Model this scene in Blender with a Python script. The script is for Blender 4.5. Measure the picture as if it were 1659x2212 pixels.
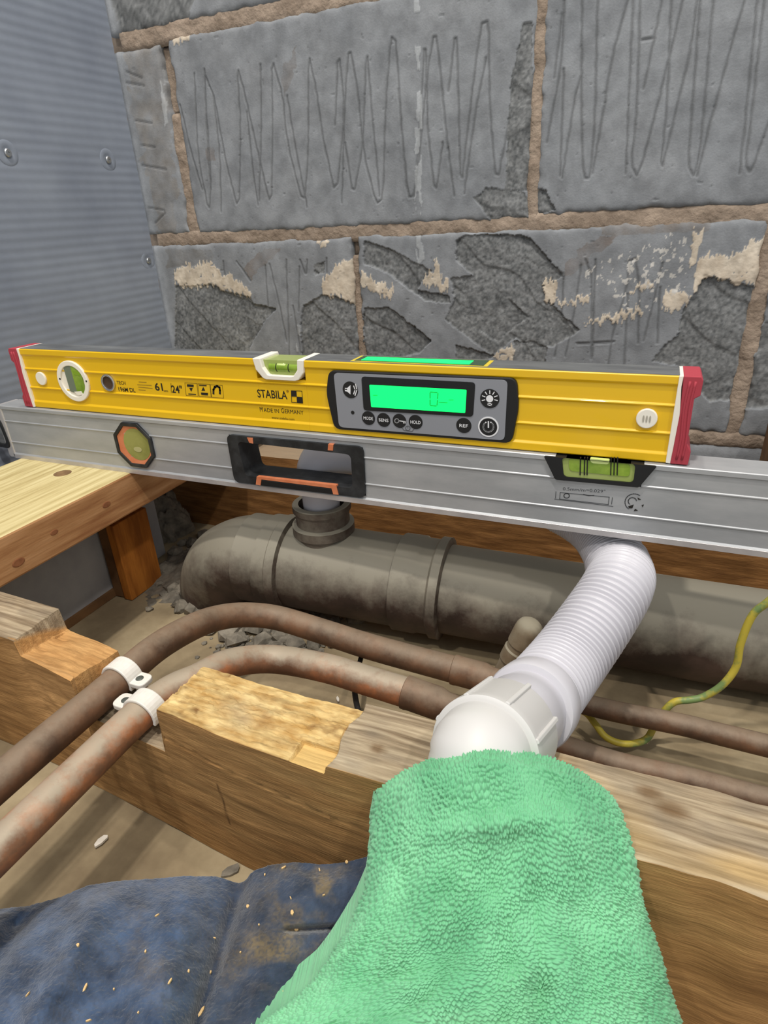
import bpy, bmesh, math, random
import numpy as np
from mathutils import Vector, Matrix

# ------------------------------------------------------------------ camera, world, lights
for o in list(bpy.data.objects):
    bpy.data.objects.remove(o)
SC = bpy.context.scene
COL = SC.collection
W, H, F = 1659.0, 2212.0, 1325.45
CP = np.array([0.58052, -0.42734, 0.15626])
RM = np.array([[0.92267127, 0.38279202, -0.04634649],
               [0.12590653, -0.41270573, -0.90212057],
               [-0.36445201, 0.82652541, -0.42898774]])
cam_d = bpy.data.cameras.new('camera')
cam_d.sensor_fit = 'VERTICAL'
cam_d.sensor_height = 24.0
cam_d.lens = 24.0 * F / H
cam_d.clip_start = 0.01
cam = bpy.data.objects.new('camera', cam_d)
COL.objects.link(cam)
cam.matrix_world = Matrix(((RM[0, 0], -RM[1, 0], -RM[2, 0], CP[0]),
                           (RM[0, 1], -RM[1, 1], -RM[2, 1], CP[1]),
                           (RM[0, 2], -RM[1, 2], -RM[2, 2], CP[2]),
                           (0, 0, 0, 1)))
SC.camera = cam
world = bpy.data.worlds.new('room_ambience')
SC.world = world
world.use_nodes = True
world.node_tree.nodes['Background'].inputs[0].default_value = (0.93, 0.97, 1.0, 1)
world.node_tree.nodes['Background'].inputs[1].default_value = 0.58


def lamp(name, loc, power, size, color=(1, 0.95, 0.88), aim=(0.35, 0.05, -0.1)):
    l = bpy.data.lights.new(name, 'AREA')
    l.shape = 'DISK'
    l.size = size
    l.energy = power
    l.color = color
    o = bpy.data.objects.new(name, l)
    o.location = loc
    o.rotation_euler = (Vector(aim) - Vector(loc)).to_track_quat('-Z', 'Y').to_euler()
    COL.objects.link(o)
    return o


lamp('ceiling_downlight', (0.42, -0.50, 1.9), 18, 0.08)
lamp('ceiling_downlight', (1.5, -0.9, 1.9), 12, 0.09)
lamp('ceiling_downlight', (-0.1, -1.5, 1.9), 10, 0.09)
lamp('ceiling_downlight', (0.30, 0.06, 1.9), 7, 0.09)
SC.view_settings.view_transform = 'Standard'
SC.view_settings.look = 'None'
SC.view_settings.exposure = 0.18
SC.view_settings.gamma = 1.0
SC.view_settings.use_curve_mapping = False


# ------------------------------------------------------------------ pixel -> direction helpers (photo is 1659 x 2212)
def ray(px, py):
    return RM.T @ np.array([(px - W / 2) / F, (py - H / 2) / F, 1.0])


def atY(px, py, v):
    D = ray(px, py); return CP + D * (v - CP[1]) / D[1]


def atX(px, py, v):
    D = ray(px, py); return CP + D * (v - CP[0]) / D[0]


def atZ(px, py, v):
    D = ray(px, py); return CP + D * (v - CP[2]) / D[2]


def atD(px, py, v):
    return CP + ray(px, py) * v


def XZ(pts, y):
    return [(float(p[0]), float(p[2])) for p in (atY(a, b, y) for a, b in pts)]


# ------------------------------------------------------------------ numpy noise
def _hash(ix, iy, s):
    v = np.sin(ix * 127.1 + iy * 311.7 + s * 74.7) * 43758.5453
    return v - np.floor(v)


def vn(x, y, s=0):
    ix = np.floor(x); iy = np.floor(y); fx = x - ix; fy = y - iy
    fx = fx * fx * (3 - 2 * fx); fy = fy * fy * (3 - 2 * fy)
    a = _hash(ix, iy, s); b = _hash(ix + 1, iy, s); c = _hash(ix, iy + 1, s); d = _hash(ix + 1, iy + 1, s)
    return (a * (1 - fx) + b * fx) * (1 - fy) + (c * (1 - fx) + d * fx) * fy


def fbm(x, y, s=0, o=4):
    r = 0; a = 0.5; t = 0
    for i in range(o):
        r = r + a * vn(x * 2 ** i, y * 2 ** i, s + i * 7); t += a; a *= 0.55
    return r / t


def inpoly(x, y, poly):
    c = np.zeros(x.shape, bool)
    n = len(poly)
    for i in range(n):
        x1, y1 = poly[i]; x2, y2 = poly[(i + 1) % n]
        if y1 == y2: continue
        c ^= ((y1 > y) != (y2 > y)) & (x < (x2 - x1) * (y - y1) / (y2 - y1) + x1)
    return c


def segdist(x, y, pts):
    d = np.full(x.shape, 9.0)
    for (x1, y1), (x2, y2) in zip(pts[:-1], pts[1:]):
        m = (x > min(x1, x2) - .004) & (x < max(x1, x2) + .004) & (y > min(y1, y2) - .004) & (y < max(y1, y2) + .004)
        if not m.any(): continue
        px, py = x[m], y[m]
        L = (x2 - x1) ** 2 + (y2 - y1) ** 2 + 1e-12
        t = np.clip(((px - x1) * (x2 - x1) + (py - y1) * (y2 - y1)) / L, 0, 1)
        d[m] = np.minimum(d[m], np.hypot(px - x1 - t * (x2 - x1), py - y1 - t * (y2 - y1)))
    return d


# ------------------------------------------------------------------ materials
def lin(c):
    return tuple(((v / 255) / 12.92 if v / 255 <= 0.04045 else ((v / 255 + 0.055) / 1.055) ** 2.4) for v in c) + (1.0,)


def mat(name, c1, c2=None, c3=None, scale=20, stretch=(1, 1, 1), rough=0.6, metal=0.0, bump=0.0, bscale=200, bdist=0.001,
        dust=None, dustamt=0.8, attr=None, trans=0.0, ior=1.45, emit=0, spec=0.5, lo=0.35, hi=0.65, coat=0.0, sheen=0.0,
        rings=0.0, detail=6, dlo=0.1, dhi=0.75, dns=28, damp=1.3):
    m = bpy.data.materials.new(name)
    m.use_nodes = True
    nt = m.node_tree; N = nt.nodes; L = nt.links
    b = N['Principled BSDF']
    b.inputs['Roughness'].default_value = rough
    b.inputs['Metallic'].default_value = metal
    b.inputs['Specular IOR Level'].default_value = spec
    b.inputs['Transmission Weight'].default_value = trans
    b.inputs['IOR'].default_value = ior
    b.inputs['Coat Weight'].default_value = coat
    b.inputs['Sheen Weight'].default_value = sheen
    tc = N.new('ShaderNodeTexCoord')
    mp = N.new('ShaderNodeMapping'); mp.inputs['Scale'].default_value = stretch
    L.new(tc.outputs['Object'], mp.inputs['Vector'])
    col = None
    if attr:
        a = N.new('ShaderNodeAttribute'); a.attribute_name = attr
        col = a.outputs['Color']
    if c2 is not None:
        nz = N.new('ShaderNodeTexNoise'); nz.inputs['Scale'].default_value = scale; nz.inputs['Detail'].default_value = detail
        nz.inputs['Roughness'].default_value = 0.62
        L.new(mp.outputs['Vector'], nz.inputs['Vector'])
        fac = nz.outputs['Fac']
        if rings:
            wv = N.new('ShaderNodeTexWave'); wv.wave_type = 'BANDS'; wv.bands_direction = 'Z'
            wv.inputs['Scale'].default_value = rings; wv.inputs['Distortion'].default_value = 5.0
            wv.inputs['Detail'].default_value = 3; wv.inputs['Detail Scale'].default_value = 1.2
            L.new(mp.outputs['Vector'], wv.inputs['Vector'])
            mx0 = N.new('ShaderNodeMix'); mx0.inputs[0].default_value = 0.35
            L.new(nz.outputs['Fac'], mx0.inputs[2]); L.new(wv.outputs['Fac'], mx0.inputs[3])
            fac = mx0.outputs[0]
        r = N.new('ShaderNodeValToRGB')
        r.color_ramp.elements[0].position = lo; r.color_ramp.elements[0].color = lin(c1)
        r.color_ramp.elements[1].position = hi; r.color_ramp.elements[1].color = lin(c2)
        if c3 is not None:
            e = r.color_ramp.elements.new((lo + hi) / 2); e.color = lin(c3)
        L.new(fac, r.inputs['Fac'])
        if col is None:
            col = r.outputs['Color']
        else:
            mx = N.new('ShaderNodeMix'); mx.data_type = 'RGBA'; mx.blend_type = 'MULTIPLY'; mx.inputs[0].default_value = 1.0
            L.new(col, mx.inputs[6]); L.new(r.outputs['Color'], mx.inputs[7]); col = mx.outputs[2]
    if dust is not None:
        g = N.new('ShaderNodeNewGeometry'); sx = N.new('ShaderNodeSeparateXYZ'); L.new(g.outputs['Normal'], sx.inputs[0])
        n2 = N.new('ShaderNodeTexNoise'); n2.inputs['Scale'].default_value = dns; n2.inputs['Detail'].default_value = 8
        n2.inputs['Roughness'].default_value = 0.7
        L.new(tc.outputs['Object'], n2.inputs['Vector'])
        ad = N.new('ShaderNodeMath'); ad.operation = 'MULTIPLY_ADD'; ad.inputs[1].default_value = damp
        L.new(n2.outputs['Fac'], ad.inputs[0]); 
        sb = N.new('ShaderNodeMath'); sb.operation = 'SUBTRACT'; sb.inputs[1].default_value = 0.5 * damp
        L.new(sx.outputs['Z'], sb.inputs[0]); L.new(sb.outputs[0], ad.inputs[2])
        mr = N.new('ShaderNodeMapRange'); mr.inputs['From Min'].default_value = dlo; mr.inputs['From Max'].default_value = dhi
        mr.inputs['To Max'].default_value = dustamt
        L.new(ad.outputs[0], mr.inputs['Value'])
        mx = N.new('ShaderNodeMix'); mx.data_type = 'RGBA'
        L.new(mr.outputs[0], mx.inputs[0])
        if col is None: mx.inputs[6].default_value = lin(c1)
        else: L.new(col, mx.inputs[6])
        mx.inputs[7].default_value = lin(dust)
        col = mx.outputs[2]
    if col is None:
        b.inputs['Base Color'].default_value = lin(c1)
    else:
        L.new(col, b.inputs['Base Color'])
    if emit:
        b.inputs['Emission Color'].default_value = lin(c1); b.inputs['Emission Strength'].default_value = emit
    if bump:
        n3 = N.new('ShaderNodeTexNoise'); n3.inputs['Scale'].default_value = bscale; n3.inputs['Detail'].default_value = 5
        L.new(mp.outputs['Vector'], n3.inputs['Vector'])
        bp = N.new('ShaderNodeBump'); bp.inputs['Strength'].default_value = bump; bp.inputs['Distance'].default_value = bdist
        L.new(n3.outputs['Fac'], bp.inputs['Height']); L.new(bp.outputs['Normal'], b.inputs['Normal'])
    return m


M = {}
M['block'] = mat('aerated_block', (215, 215, 215), (255, 255, 255), scale=45, rough=0.93, attr='Col', bump=0.25, bscale=520, bdist=0.001, spec=0.2)
M['mortar'] = mat('brown_mortar', (128, 113, 99), (162, 145, 129), scale=35, rough=0.95, bump=0.7, bscale=260, bdist=0.002, spec=0.2)
M['foil'] = mat('grey_blue_sheet', (128, 135, 148), (142, 149, 161), scale=9, rough=0.5, bump=0.15, bscale=500, bdist=0.0005)
M['lead'] = mat('grey_panel', (146, 146, 148), (168, 167, 166), scale=14, rough=0.75)
M['floor'] = mat('dusty_floor_board', (128, 112, 88), (172, 156, 126), (150, 134, 106), scale=9, rough=0.95, bump=0.3, bscale=180, bdist=0.001, spec=0.2)
M['rubble'] = mat('grey_rubble', (100, 95, 86), (146, 138, 124), scale=60, rough=0.97, bump=0.6, bscale=300, bdist=0.001, spec=0.15)
M['pine'] = mat('pale_pine_top', (176, 158, 108), (214, 200, 152), (200, 184, 134), scale=14, stretch=(14, 0.7, 14), rough=0.75, bump=0.25, bscale=60, spec=0.3)
M['pine_side'] = mat('pink_pine_side', (150, 100, 62), (196, 148, 104), (176, 128, 84), scale=10, stretch=(8, 0.8, 9), rough=0.8, bump=0.2, bscale=60, spec=0.3)
M['joist'] = mat('joist_wood', (206, 202, 195), (255, 254, 250), (234, 230, 224), scale=22, stretch=(1.2, 16, 16), rough=0.9, attr='Col', bump=0.4, bscale=70, bdist=0.0012, spec=0.25)
M['header'] = mat('brown_timber', (112, 76, 42), (156, 112, 66), (134, 94, 54), scale=14, stretch=(1.5, 14, 14), rough=0.85, bump=0.4, bscale=70, spec=0.25,
                  dust=(150, 134, 112), dustamt=0.85, dlo=0.45, dhi=0.9)
M['orange_wood'] = mat('orange_timber', (132, 76, 28), (186, 116, 46), (160, 96, 36), scale=12, stretch=(8, 8, 1), rough=0.8, bump=0.2, bscale=60, spec=0.25)
M['end_grain'] = mat('dark_timber', (92, 64, 38), (128, 92, 56), scale=25, rough=0.9)
M['copper'] = mat('tarnished_copper', (84, 62, 47), (124, 88, 63), (104, 76, 56), scale=40, rough=0.62, metal=0.15, dust=(148, 132, 112), dustamt=0.6, dlo=0.25, dhi=1.0, dns=90, damp=1.5, bump=0.2, bscale=300, bdist=0.0005)
M['copper_bare'] = mat('worn_copper', (108, 76, 56), (182, 114, 72), (134, 94, 68), scale=30, rough=0.58, metal=0.18, dust=(172, 160, 140), dustamt=0.85, dlo=0.3, dhi=0.95, dns=70, damp=1.6, bump=0.2, bscale=300, bdist=0.0005)
M['soil'] = mat('dusty_soil_pipe', (48, 36, 30), (80, 62, 54), scale=24, rough=0.6, dust=(150, 144, 128), dustamt=0.92, dlo=-0.2, dhi=0.65, dns=22, damp=2.0)
M['white'] = mat('white_plastic', (198, 196, 202), rough=0.38, spec=0.45)
M['white_old'] = mat('dirty_white_plastic', (214, 208, 196), (232, 228, 222), scale=40, rough=0.5)
M['nutwhite'] = mat('white_nut_plastic', (202, 200, 197), rough=0.45)
M['alu'] = mat('brushed_aluminium', (160, 162, 164), (178, 179, 180), scale=18, stretch=(1, 3, 3), rough=0.4, metal=0.3, bump=0.015, bscale=300, bdist=0.0003)
M['alu_edge'] = mat('worn_aluminium', (188, 184, 184), (212, 208, 206), scale=30, rough=0.4, metal=0.5)
M['aludark'] = mat('milled_metal', (112, 114, 116), (150, 152, 152), scale=14, stretch=(1, 5, 5), rough=0.45, metal=0.6)
M['yellow'] = mat('yellow_enamel', (228, 182, 10), rough=0.32, spec=0.5, coat=0.2)
M['red'] = mat('red_rubber', (168, 58, 70), rough=0.75)
M['capwhite'] = mat('cream_plastic', (236, 230, 216), rough=0.5)
M['black'] = mat('black_plastic', (22, 22, 23), rough=0.5)
M['blackworn'] = mat('worn_black_plastic', (26, 27, 28), (66, 68, 70), scale=40, rough=0.5, lo=0.45, hi=0.8)
M['print'] = mat('black_print', (28, 24, 16), rough=0.6)
M['printgrey'] = mat('grey_print', (78, 80, 82), rough=0.6)
M['panel'] = mat('grey_keypad', (136, 138, 144), rough=0.5)
M['bezel'] = mat('screen_surround', (14, 15, 16), rough=0.25)
M['ink'] = mat('white_print', (226, 226, 228), rough=0.6)
M['lcd'] = mat('green_backlit_screen', (0, 250, 105), rough=0.3, emit=0.95)
M['lcdseg'] = mat('screen_digit', (0, 150, 62), rough=0.3, emit=0.5)
M['orange'] = mat('orange_plastic', (196, 108, 66), (214, 132, 92), scale=60, rough=0.55)
M['olive'] = mat('olive_vial_fluid', (118, 120, 52), (150, 150, 82), scale=30, rough=0.25)
M['vialgrey'] = mat('vial_window_grey', (112, 122, 104), rough=0.3)
M['vialgreen'] = mat('vial_green', (104, 136, 32), (142, 168, 62), scale=60, rough=0.2)
M['vial_light'] = mat('vial_pale_green', (188, 204, 116), rough=0.15, trans=0.35)
M['bubble'] = mat('vial_bubble', (206, 222, 140), rough=0.1)
M['chrome'] = mat('bright_metal', (200, 200, 202), rough=0.25, metal=0.9)
M['hole'] = mat('dark_hole', (74, 54, 36), rough=0.8)
M['screw'] = mat('zinc_screw', (180, 182, 184), rough=0.35, metal=0.85)
M['screwdark'] = mat('dark_screw_head', (92, 96, 90), rough=0.5, metal=0.5)
M['wire'] = mat('earth_wire', (186, 168, 62), (112, 134, 80), scale=18, lo=0.47, hi=0.53, rough=0.5)
M['cable'] = mat('black_cable', (28, 27, 26), rough=0.6)
M['green'] = mat('green_microfibre', (116, 183, 139), (142, 204, 160), scale=30, rough=0.95, sheen=0.2, attr='Col', spec=0.1)
M['blue'] = mat('navy_fleece', (190, 190, 190), (255, 255, 255), scale=60, rough=1.0, sheen=0.35, attr='Col', spec=0.05, bump=0.6, bscale=700, bdist=0.001)
M['chip'] = mat('pale_wood_chip', (206, 168, 112), (226, 196, 146), scale=80, rough=0.85)
M['plaster'] = mat('plaster_crumb', (198, 190, 176), (224, 216, 204), scale=80, rough=0.9)
M['stub'] = mat('dusty_brown_stub', (110, 92, 70), (140, 124, 100), scale=30, rough=0.85, dust=(148, 142, 124), dustamt=0.8)


# ------------------------------------------------------------------ object helpers
def rootloc(p):
    v = np.zeros(3)
    while p is not None:
        v += np.array(p.location); p = p.parent
    return v


def mesh_obj(name, verts, faces, m, parent=None, smooth=False, cols=None, center=True):
    V = np.asarray(verts, float)
    o = bpy.data.objects.new(name, None if False else bpy.data.meshes.new(name))
    if parent is not None:
        off = rootloc(parent)
    elif center:
        off = np.array([(V[:, 0].min() + V[:, 0].max()) / 2, (V[:, 1].min() + V[:, 1].max()) / 2, V[:, 2].min()])
    else:
        off = np.zeros(3)
    V = V - off
    me = o.data
    if isinstance(faces, np.ndarray):
        nf = len(faces)
        me.vertices.add(len(V)); me.vertices.foreach_set('co', V.astype(np.float32).ravel())
        me.loops.add(nf * 4); me.loops.foreach_set('vertex_index', faces.astype(np.int32).ravel())
        me.polygons.add(nf)
        me.polygons.foreach_set('loop_start', np.arange(0, nf * 4, 4, dtype=np.int32))
        me.update(calc_edges=True); me.validate()
    else:
        me.from_pydata([tuple(v) for v in V], [], faces)
        me.update()
    if cols is not None:
        at = me.color_attributes.new('Col', 'FLOAT_COLOR', 'POINT')
        c4 = np.ones((len(V), 4), np.float32); c4[:, :3] = cols
        at.data.foreach_set('color', c4.ravel())
    if smooth:
        me.polygons.foreach_set('use_smooth', np.ones(len(me.polygons), bool))
    me.materials.append(m)
    if parent is None:
        o.location = off
    else:
        o.parent = parent
    COL.objects.link(o)
    return o


def thing(name, loc, label, cat, group=None):
    o = bpy.data.objects.new(name, None)
    o.empty_display_size = 0.02
    o.location = loc
    o['label'] = label; o['category'] = cat
    if group: o['group'] = group
    COL.objects.link(o)
    return o


def tag(o, label, cat, group=None, kind=None):
    o['label'] = label; o['category'] = cat
    if group: o['group'] = group
    if kind: o['kind'] = kind
    return o


def bevel(o, w=0.001, s=2):
    b = o.modifiers.new('edge', 'BEVEL'); b.width = w; b.segments = s; b.limit_method = 'ANGLE'
    return o


def gridfaces(nu, nv, wrap_u=False):
    """verts indexed [v*nu+u]"""
    u = np.arange(nu if wrap_u else nu - 1); v = np.arange(nv - 1)
    U, Vv = np.meshgrid(u, v)
    U2 = (U + 1) % nu
    return np.stack([Vv * nu + U, Vv * nu + U2, (Vv + 1) * nu + U2, (Vv + 1) * nu + U], -1).reshape(-1, 4)


def boxmesh(x0, x1, y0, y1, z0, z1):
    v = [(x0, y0, z0), (x1, y0, z0), (x1, y1, z0), (x0, y1, z0), (x0, y0, z1), (x1, y0, z1), (x1, y1, z1), (x0, y1, z1)]
    f = [(0, 3, 2, 1), (4, 5, 6, 7), (0, 1, 5, 4), (1, 2, 6, 5), (2, 3, 7, 6), (3, 0, 4, 7)]
    return v, f


def join(parts):
    V = []; Fc = []
    for v, f in parts:
        n = len(V); V += [tuple(p) for p in v]; Fc += [tuple(i + n for i in q) for q in f]
    return V, Fc


def prismXZ(pts, y0, y1):
    """outline in the xz plane, extruded from y0 (front) to y1 (back)"""
    a = sum(pts[i][0] * pts[(i + 1) % len(pts)][1] - pts[(i + 1) % len(pts)][0] * pts[i][1] for i in range(len(pts)))
    if a < 0: pts = pts[::-1]
    n = len(pts)
    v = [(x, y0, z) for x, z in pts] + [(x, y1, z) for x, z in pts]
    f = [tuple(range(n)), tuple(range(2 * n - 1, n - 1, -1))]
    f += [(i, i + n, (i + 1) % n + n, (i + 1) % n) for i in range(n)]
    return v, f


def ringXZ(outer, inner, y0, y1):
    n = len(outer)
    v = [(x, y0, z) for x, z in outer] + [(x, y0, z) for x, z in inner] + [(x, y1, z) for x, z in outer] + [(x, y1, z) for x, z in inner]
    f = []
    for i in range(n):
        j = (i + 1) % n
        f += [(i, j, n + j, n + i), (2 * n + j, 2 * n + i, 3 * n + i, 3 * n + j), (j, i, 2 * n + i, 2 * n + j), (n + i, n + j, 3 * n + j, 3 * n + i)]
    return v, f


def circ(cx, cz, r, n=32, rz=None):
    rz = rz or r
    return [(cx + r * math.cos(2 * math.pi * i / n), cz + rz * math.sin(2 * math.pi * i / n)) for i in range(n)]


def roundpoly(pts, r, k=5):
    out = []
    n = len(pts)
    for i in range(n):
        p0 = np.array(pts[i - 1]); p = np.array(pts[i]); p1 = np.array(pts[(i + 1) % n])
        a = (p0 - p); b = (p1 - p); la = np.linalg.norm(a); lb = np.linalg.norm(b)
        rr = min(r, la * .45, lb * .45)
        A = p + a / la * rr; Bq = p + b / lb * rr
        for t in np.linspace(0, 1, k + 1):
            q = (1 - t) ** 2 * A + 2 * t * (1 - t) * p + t * t * Bq
            out.append((float(q[0]), float(q[1])))
    return out


def plate(name, pts, y0, y1, m, parent, bev=0):
    v, f = prismXZ(pts, y0, y1)
    o = mesh_obj(name, v, f, m, parent)
    if bev: bevel(o, bev)
    return o


def catmull(P, n):
    P = [np.array(p, float) for p in P]
    P = [2 * P[0] - P[1]] + P + [2 * P[-1] - P[-2]]
    out = []
    for i in range(1, len(P) - 2):
        for t in np.linspace(0, 1, 24, endpoint=False):
            a, b, c, d = P[i - 1:i + 3]
            out.append(0.5 * (2 * b + (c - a) * t + (2 * a - 5 * b + 4 * c - d) * t * t + (3 * b - a - 3 * c + d) * t ** 3))
    out.append(P[-2])
    out = np.array(out)
    s = np.concatenate([[0], np.cumsum(np.linalg.norm(np.diff(out, axis=0), axis=1))])
    q = np.linspace(0, s[-1], n)
    return np.stack([np.interp(q, s, out[:, k]) for k in range(3)], 1), q


def tube(path, rad, seg=28, cap=True, wob=None):
    path = np.asarray(path, float); n = len(path)
    rad = np.broadcast_to(np.asarray(rad, float), (n,))
    T = np.gradient(path, axis=0)
    T /= np.linalg.norm(T, axis=1)[:, None] + 1e-12
    u = np.cross(T[0], [0.31, 0.17, 0.93]); u /= np.linalg.norm(u)
    V = []
    th = np.arange(seg) * 2 * math.pi / seg
    for i in range(n):
        u = u - T[i] * (u @ T[i]); u /= np.linalg.norm(u)
        w = np.cross(T[i], u)
        V.append(path[i] + rad[i] * (np.cos(th)[:, None] * u + np.sin(th)[:, None] * w))
    V = np.concatenate(V)
    Fc = [tuple(q) for q in gridfaces(seg, n, True)]
    if cap:
        Fc += [tuple(range(seg - 1, -1, -1)), tuple(range((n - 1) * seg, n * seg))]
    return V, Fc


def seg_tube(a, b, radii, seg=32):
    """straight lathe from a to b, radii=[(t, r)...]"""
    a = np.array(a, float); b = np.array(b, float)
    V = [a + (b - a) * t for t, r in radii]
    # tiny offset where t repeats
    P = np.array(V); T = (b - a) / np.linalg.norm(b - a)
    u = np.cross(T, [0.31, 0.17, 0.93]); u /= np.linalg.norm(u); w = np.cross(T, u)
    th = np.arange(seg) * 2 * math.pi / seg
    VV = np.concatenate([P[i] + radii[i][1] * (np.cos(th)[:, None] * u + np.sin(th)[:, None] * w) for i in range(len(radii))])
    Fc = [tuple(q) for q in gridfaces(seg, len(radii), True)]
    Fc += [tuple(range(seg - 1, -1, -1)), tuple(range((len(radii) - 1) * seg, len(radii) * seg))]
    return VV, Fc


def smooth_by_angle(o, ang=0.6):
    me = o.data
    me.polygons.foreach_set('use_smooth', np.ones(len(me.polygons), bool))
    bm = bmesh.new(); bm.from_mesh(me)
    for e in bm.edges:
        if len(e.link_faces) == 2 and e.calc_face_angle(0) > ang: e.smooth = False
    bm.to_mesh(me); bm.free()
    return o


def lathe_obj(name, a, b, radii, m, parent, seg=36):
    v, f = seg_tube(a, b, radii, seg)
    return smooth_by_angle(mesh_obj(name, v, f, m, parent))


def sst_(t):
    return np.where((t * 9).astype(int) % 3 == 1, 1.0, 0.0) + t


def tube_obj(name, path, rad, m, parent=None, seg=28):
    v, f = tube(path, rad, seg)
    return smooth_by_angle(mesh_obj(name, v, f, m, parent), 0.9)


def text_obj(name, s, x0, x1, z0, h, y, m, parent, bold=0.0, skew=0.0):
    """lettering standing in the xz plane: left x0, right x1, baseline z0, cap height h"""
    c = bpy.data.curves.new(name, 'FONT'); c.body = s; c.size = 1.0; c.offset = bold; c.extrude = 0.0
    c.resolution_u = 3
    t = bpy.data.objects.new(name, c); COL.objects.link(t)
    dg = bpy.context.evaluated_depsgraph_get()
    me = bpy.data.meshes.new_from_object(t.evaluated_get(dg))
    bpy.data.objects.remove(t)
    v = np.array([q.co[:] for q in me.vertices])
    fx = [tuple(p.vertices) for p in me.polygons]
    bpy.data.meshes.remove(me)
    xm, xM = v[:, 0].min(), v[:, 0].max()
    X = x0 + (v[:, 0] - xm) / (xM - xm) * (x1 - x0)
    Z = z0 + (v[:, 1]) * h / 0.70
    V = np.stack([X, np.full(len(X), y), Z + skew * (X - x0)], 1)
    return mesh_obj(name, V, fx, m, parent)


# ------------------------------------------------------------------ BACK WALL : concrete blocks
D = 0.319
C7 = lambda pts: XZ([(200 + x * .4822, y * .4822) for x, y in pts], D)
C8 = lambda pts: XZ([(860 + x * .4816, y * .4816) for x, y in pts], D)
CA = lambda pts: XZ([(360 + x * .3014, 480 + y * .3014) for x, y in pts], D)
C9 = lambda pts: XZ([(840 + x * .3014, 480 + y * .3014) for x, y in pts], D)
C10 = lambda pts: XZ([(1300 + x * .2577, 440 + y * .2577) for x, y in pts], D)
SCR = [C7(p) for p in [
    [(455, 330), (470, 700), (520, 960), (530, 800), (495, 320), (545, 440), (590, 700), (655, 960), (662, 560), (645, 295), (680, 420), (740, 690), (800, 940), (805, 560), (800, 255), (850, 430), (870, 640), (945, 930), (965, 700), (965, 235), (1000, 400), (1030, 620), (1090, 890), (1130, 500), (1100, 215), (1085, 560)],
    [(1115, 910), (1130, 420), (1150, 200), (1185, 400), (1215, 700), (1270, 915), (1300, 890), (1310, 500), (1335, 165), (1360, 190), (1385, 600), (1410, 885), (1440, 880), (1465, 560), (1490, 145), (1500, 560)],
    [(500, 310), (515, 700), (530, 850)], [(540, 430), (570, 700), (575, 950)], [(750, 290), (755, 560), (745, 900)], [(870, 430), (905, 650), (960, 930)],
    [(690, 500), (715, 750), (740, 920)], [(1130, 640), (1165, 890), (1210, 660), (1225, 200), (1250, 500), (1285, 880)], [(390, 470), (440, 680), (490, 850)],
    [(150, 320), (220, 350)], [(150, 370), (230, 385)], [(190, 540), (265, 552)], [(220, 740), (330, 760)], [(250, 930), (335, 945), (280, 1000)], [(215, 650), (280, 660)]]]
SCR += [C8(p) for p in [
    [(0, 400), (20, 640), (45, 885), (75, 880), (130, 330), (165, 130), (190, 330), (215, 600), (250, 880)],
    [(130, 560), (165, 890), (200, 640)], [(225, 410), (260, 120), (268, 400), (280, 860), (320, 500), (370, 110), (405, 95), (410, 500), (440, 840), (500, 530)],
    [(295, 870), (350, 480), (395, 260)], [(665, 640), (730, 310), (745, 0)], [(700, 350), (735, 60)], [(725, 790), (742, 310)], [(735, 800), (790, 450), (820, 340)],
    [(825, -40), (820, 500), (830, 800), (860, 800), (880, 560), (895, -40)], [(870, 780), (920, 500), (960, 250), (1040, -30)], [(1055, -30), (1035, 400), (1020, 780)],
    [(1085, -30), (1070, 500), (1045, 740), (1075, 800), (1160, 490), (1285, -30)], [(1090, 180), (1150, 170)], [(1100, 400), (1190, -30)],
    [(1225, -30), (1210, 400), (1175, 790), (1235, 540), (1310, 230), (1345, -30)], [(1355, -30), (1320, 450), (1300, 740), (1330, 800), (1360, 620), (1415, -30)],
    [(1340, 790), (1400, 550), (1500, 180), (1565, -30)], [(1612, -30), (1550, 600), (1530, 780)], [(1645, -30), (1580, 560), (1555, 740), (1580, 780), (1680, 500)],
    [(840, 1165), (870, 1250), (865, 1610)], [(885, 1165), (875, 1400), (870, 1600)], [(820, 1190), (790, 1400), (750, 1600)], [(1035, 1170), (1025, 1300), (960, 1500), (940, 1650)],
    [(1065, 1165), (1080, 1300), (1075, 1540)], [(1030, 1320), (1012, 1640)], [(1185, 1180), (1160, 1300), (1100, 1530)], [(1175, 1290), (1160, 1540)], [(740, 1240), (735, 1400), (700, 1600)],
    [(1045, 1170), (1062, 1160)], [(800, 1540), (970, 1532)], [(805, 1544), (960, 1538)]]]
SCR += [CA(p) for p in [[(705, 310), (725, 600)], [(735, 300), (800, 560), (860, 860)], [(855, 270), (870, 700), (880, 980)], [(905, 600), (960, 940)],
                        [(955, 270), (1000, 390), (1005, 270)], [(500, 280), (600, 420)], [(950, 320), (945, 640)], [(1145, 260), (1150, 420)], [(405, 280), (415, 380)]]]
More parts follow.
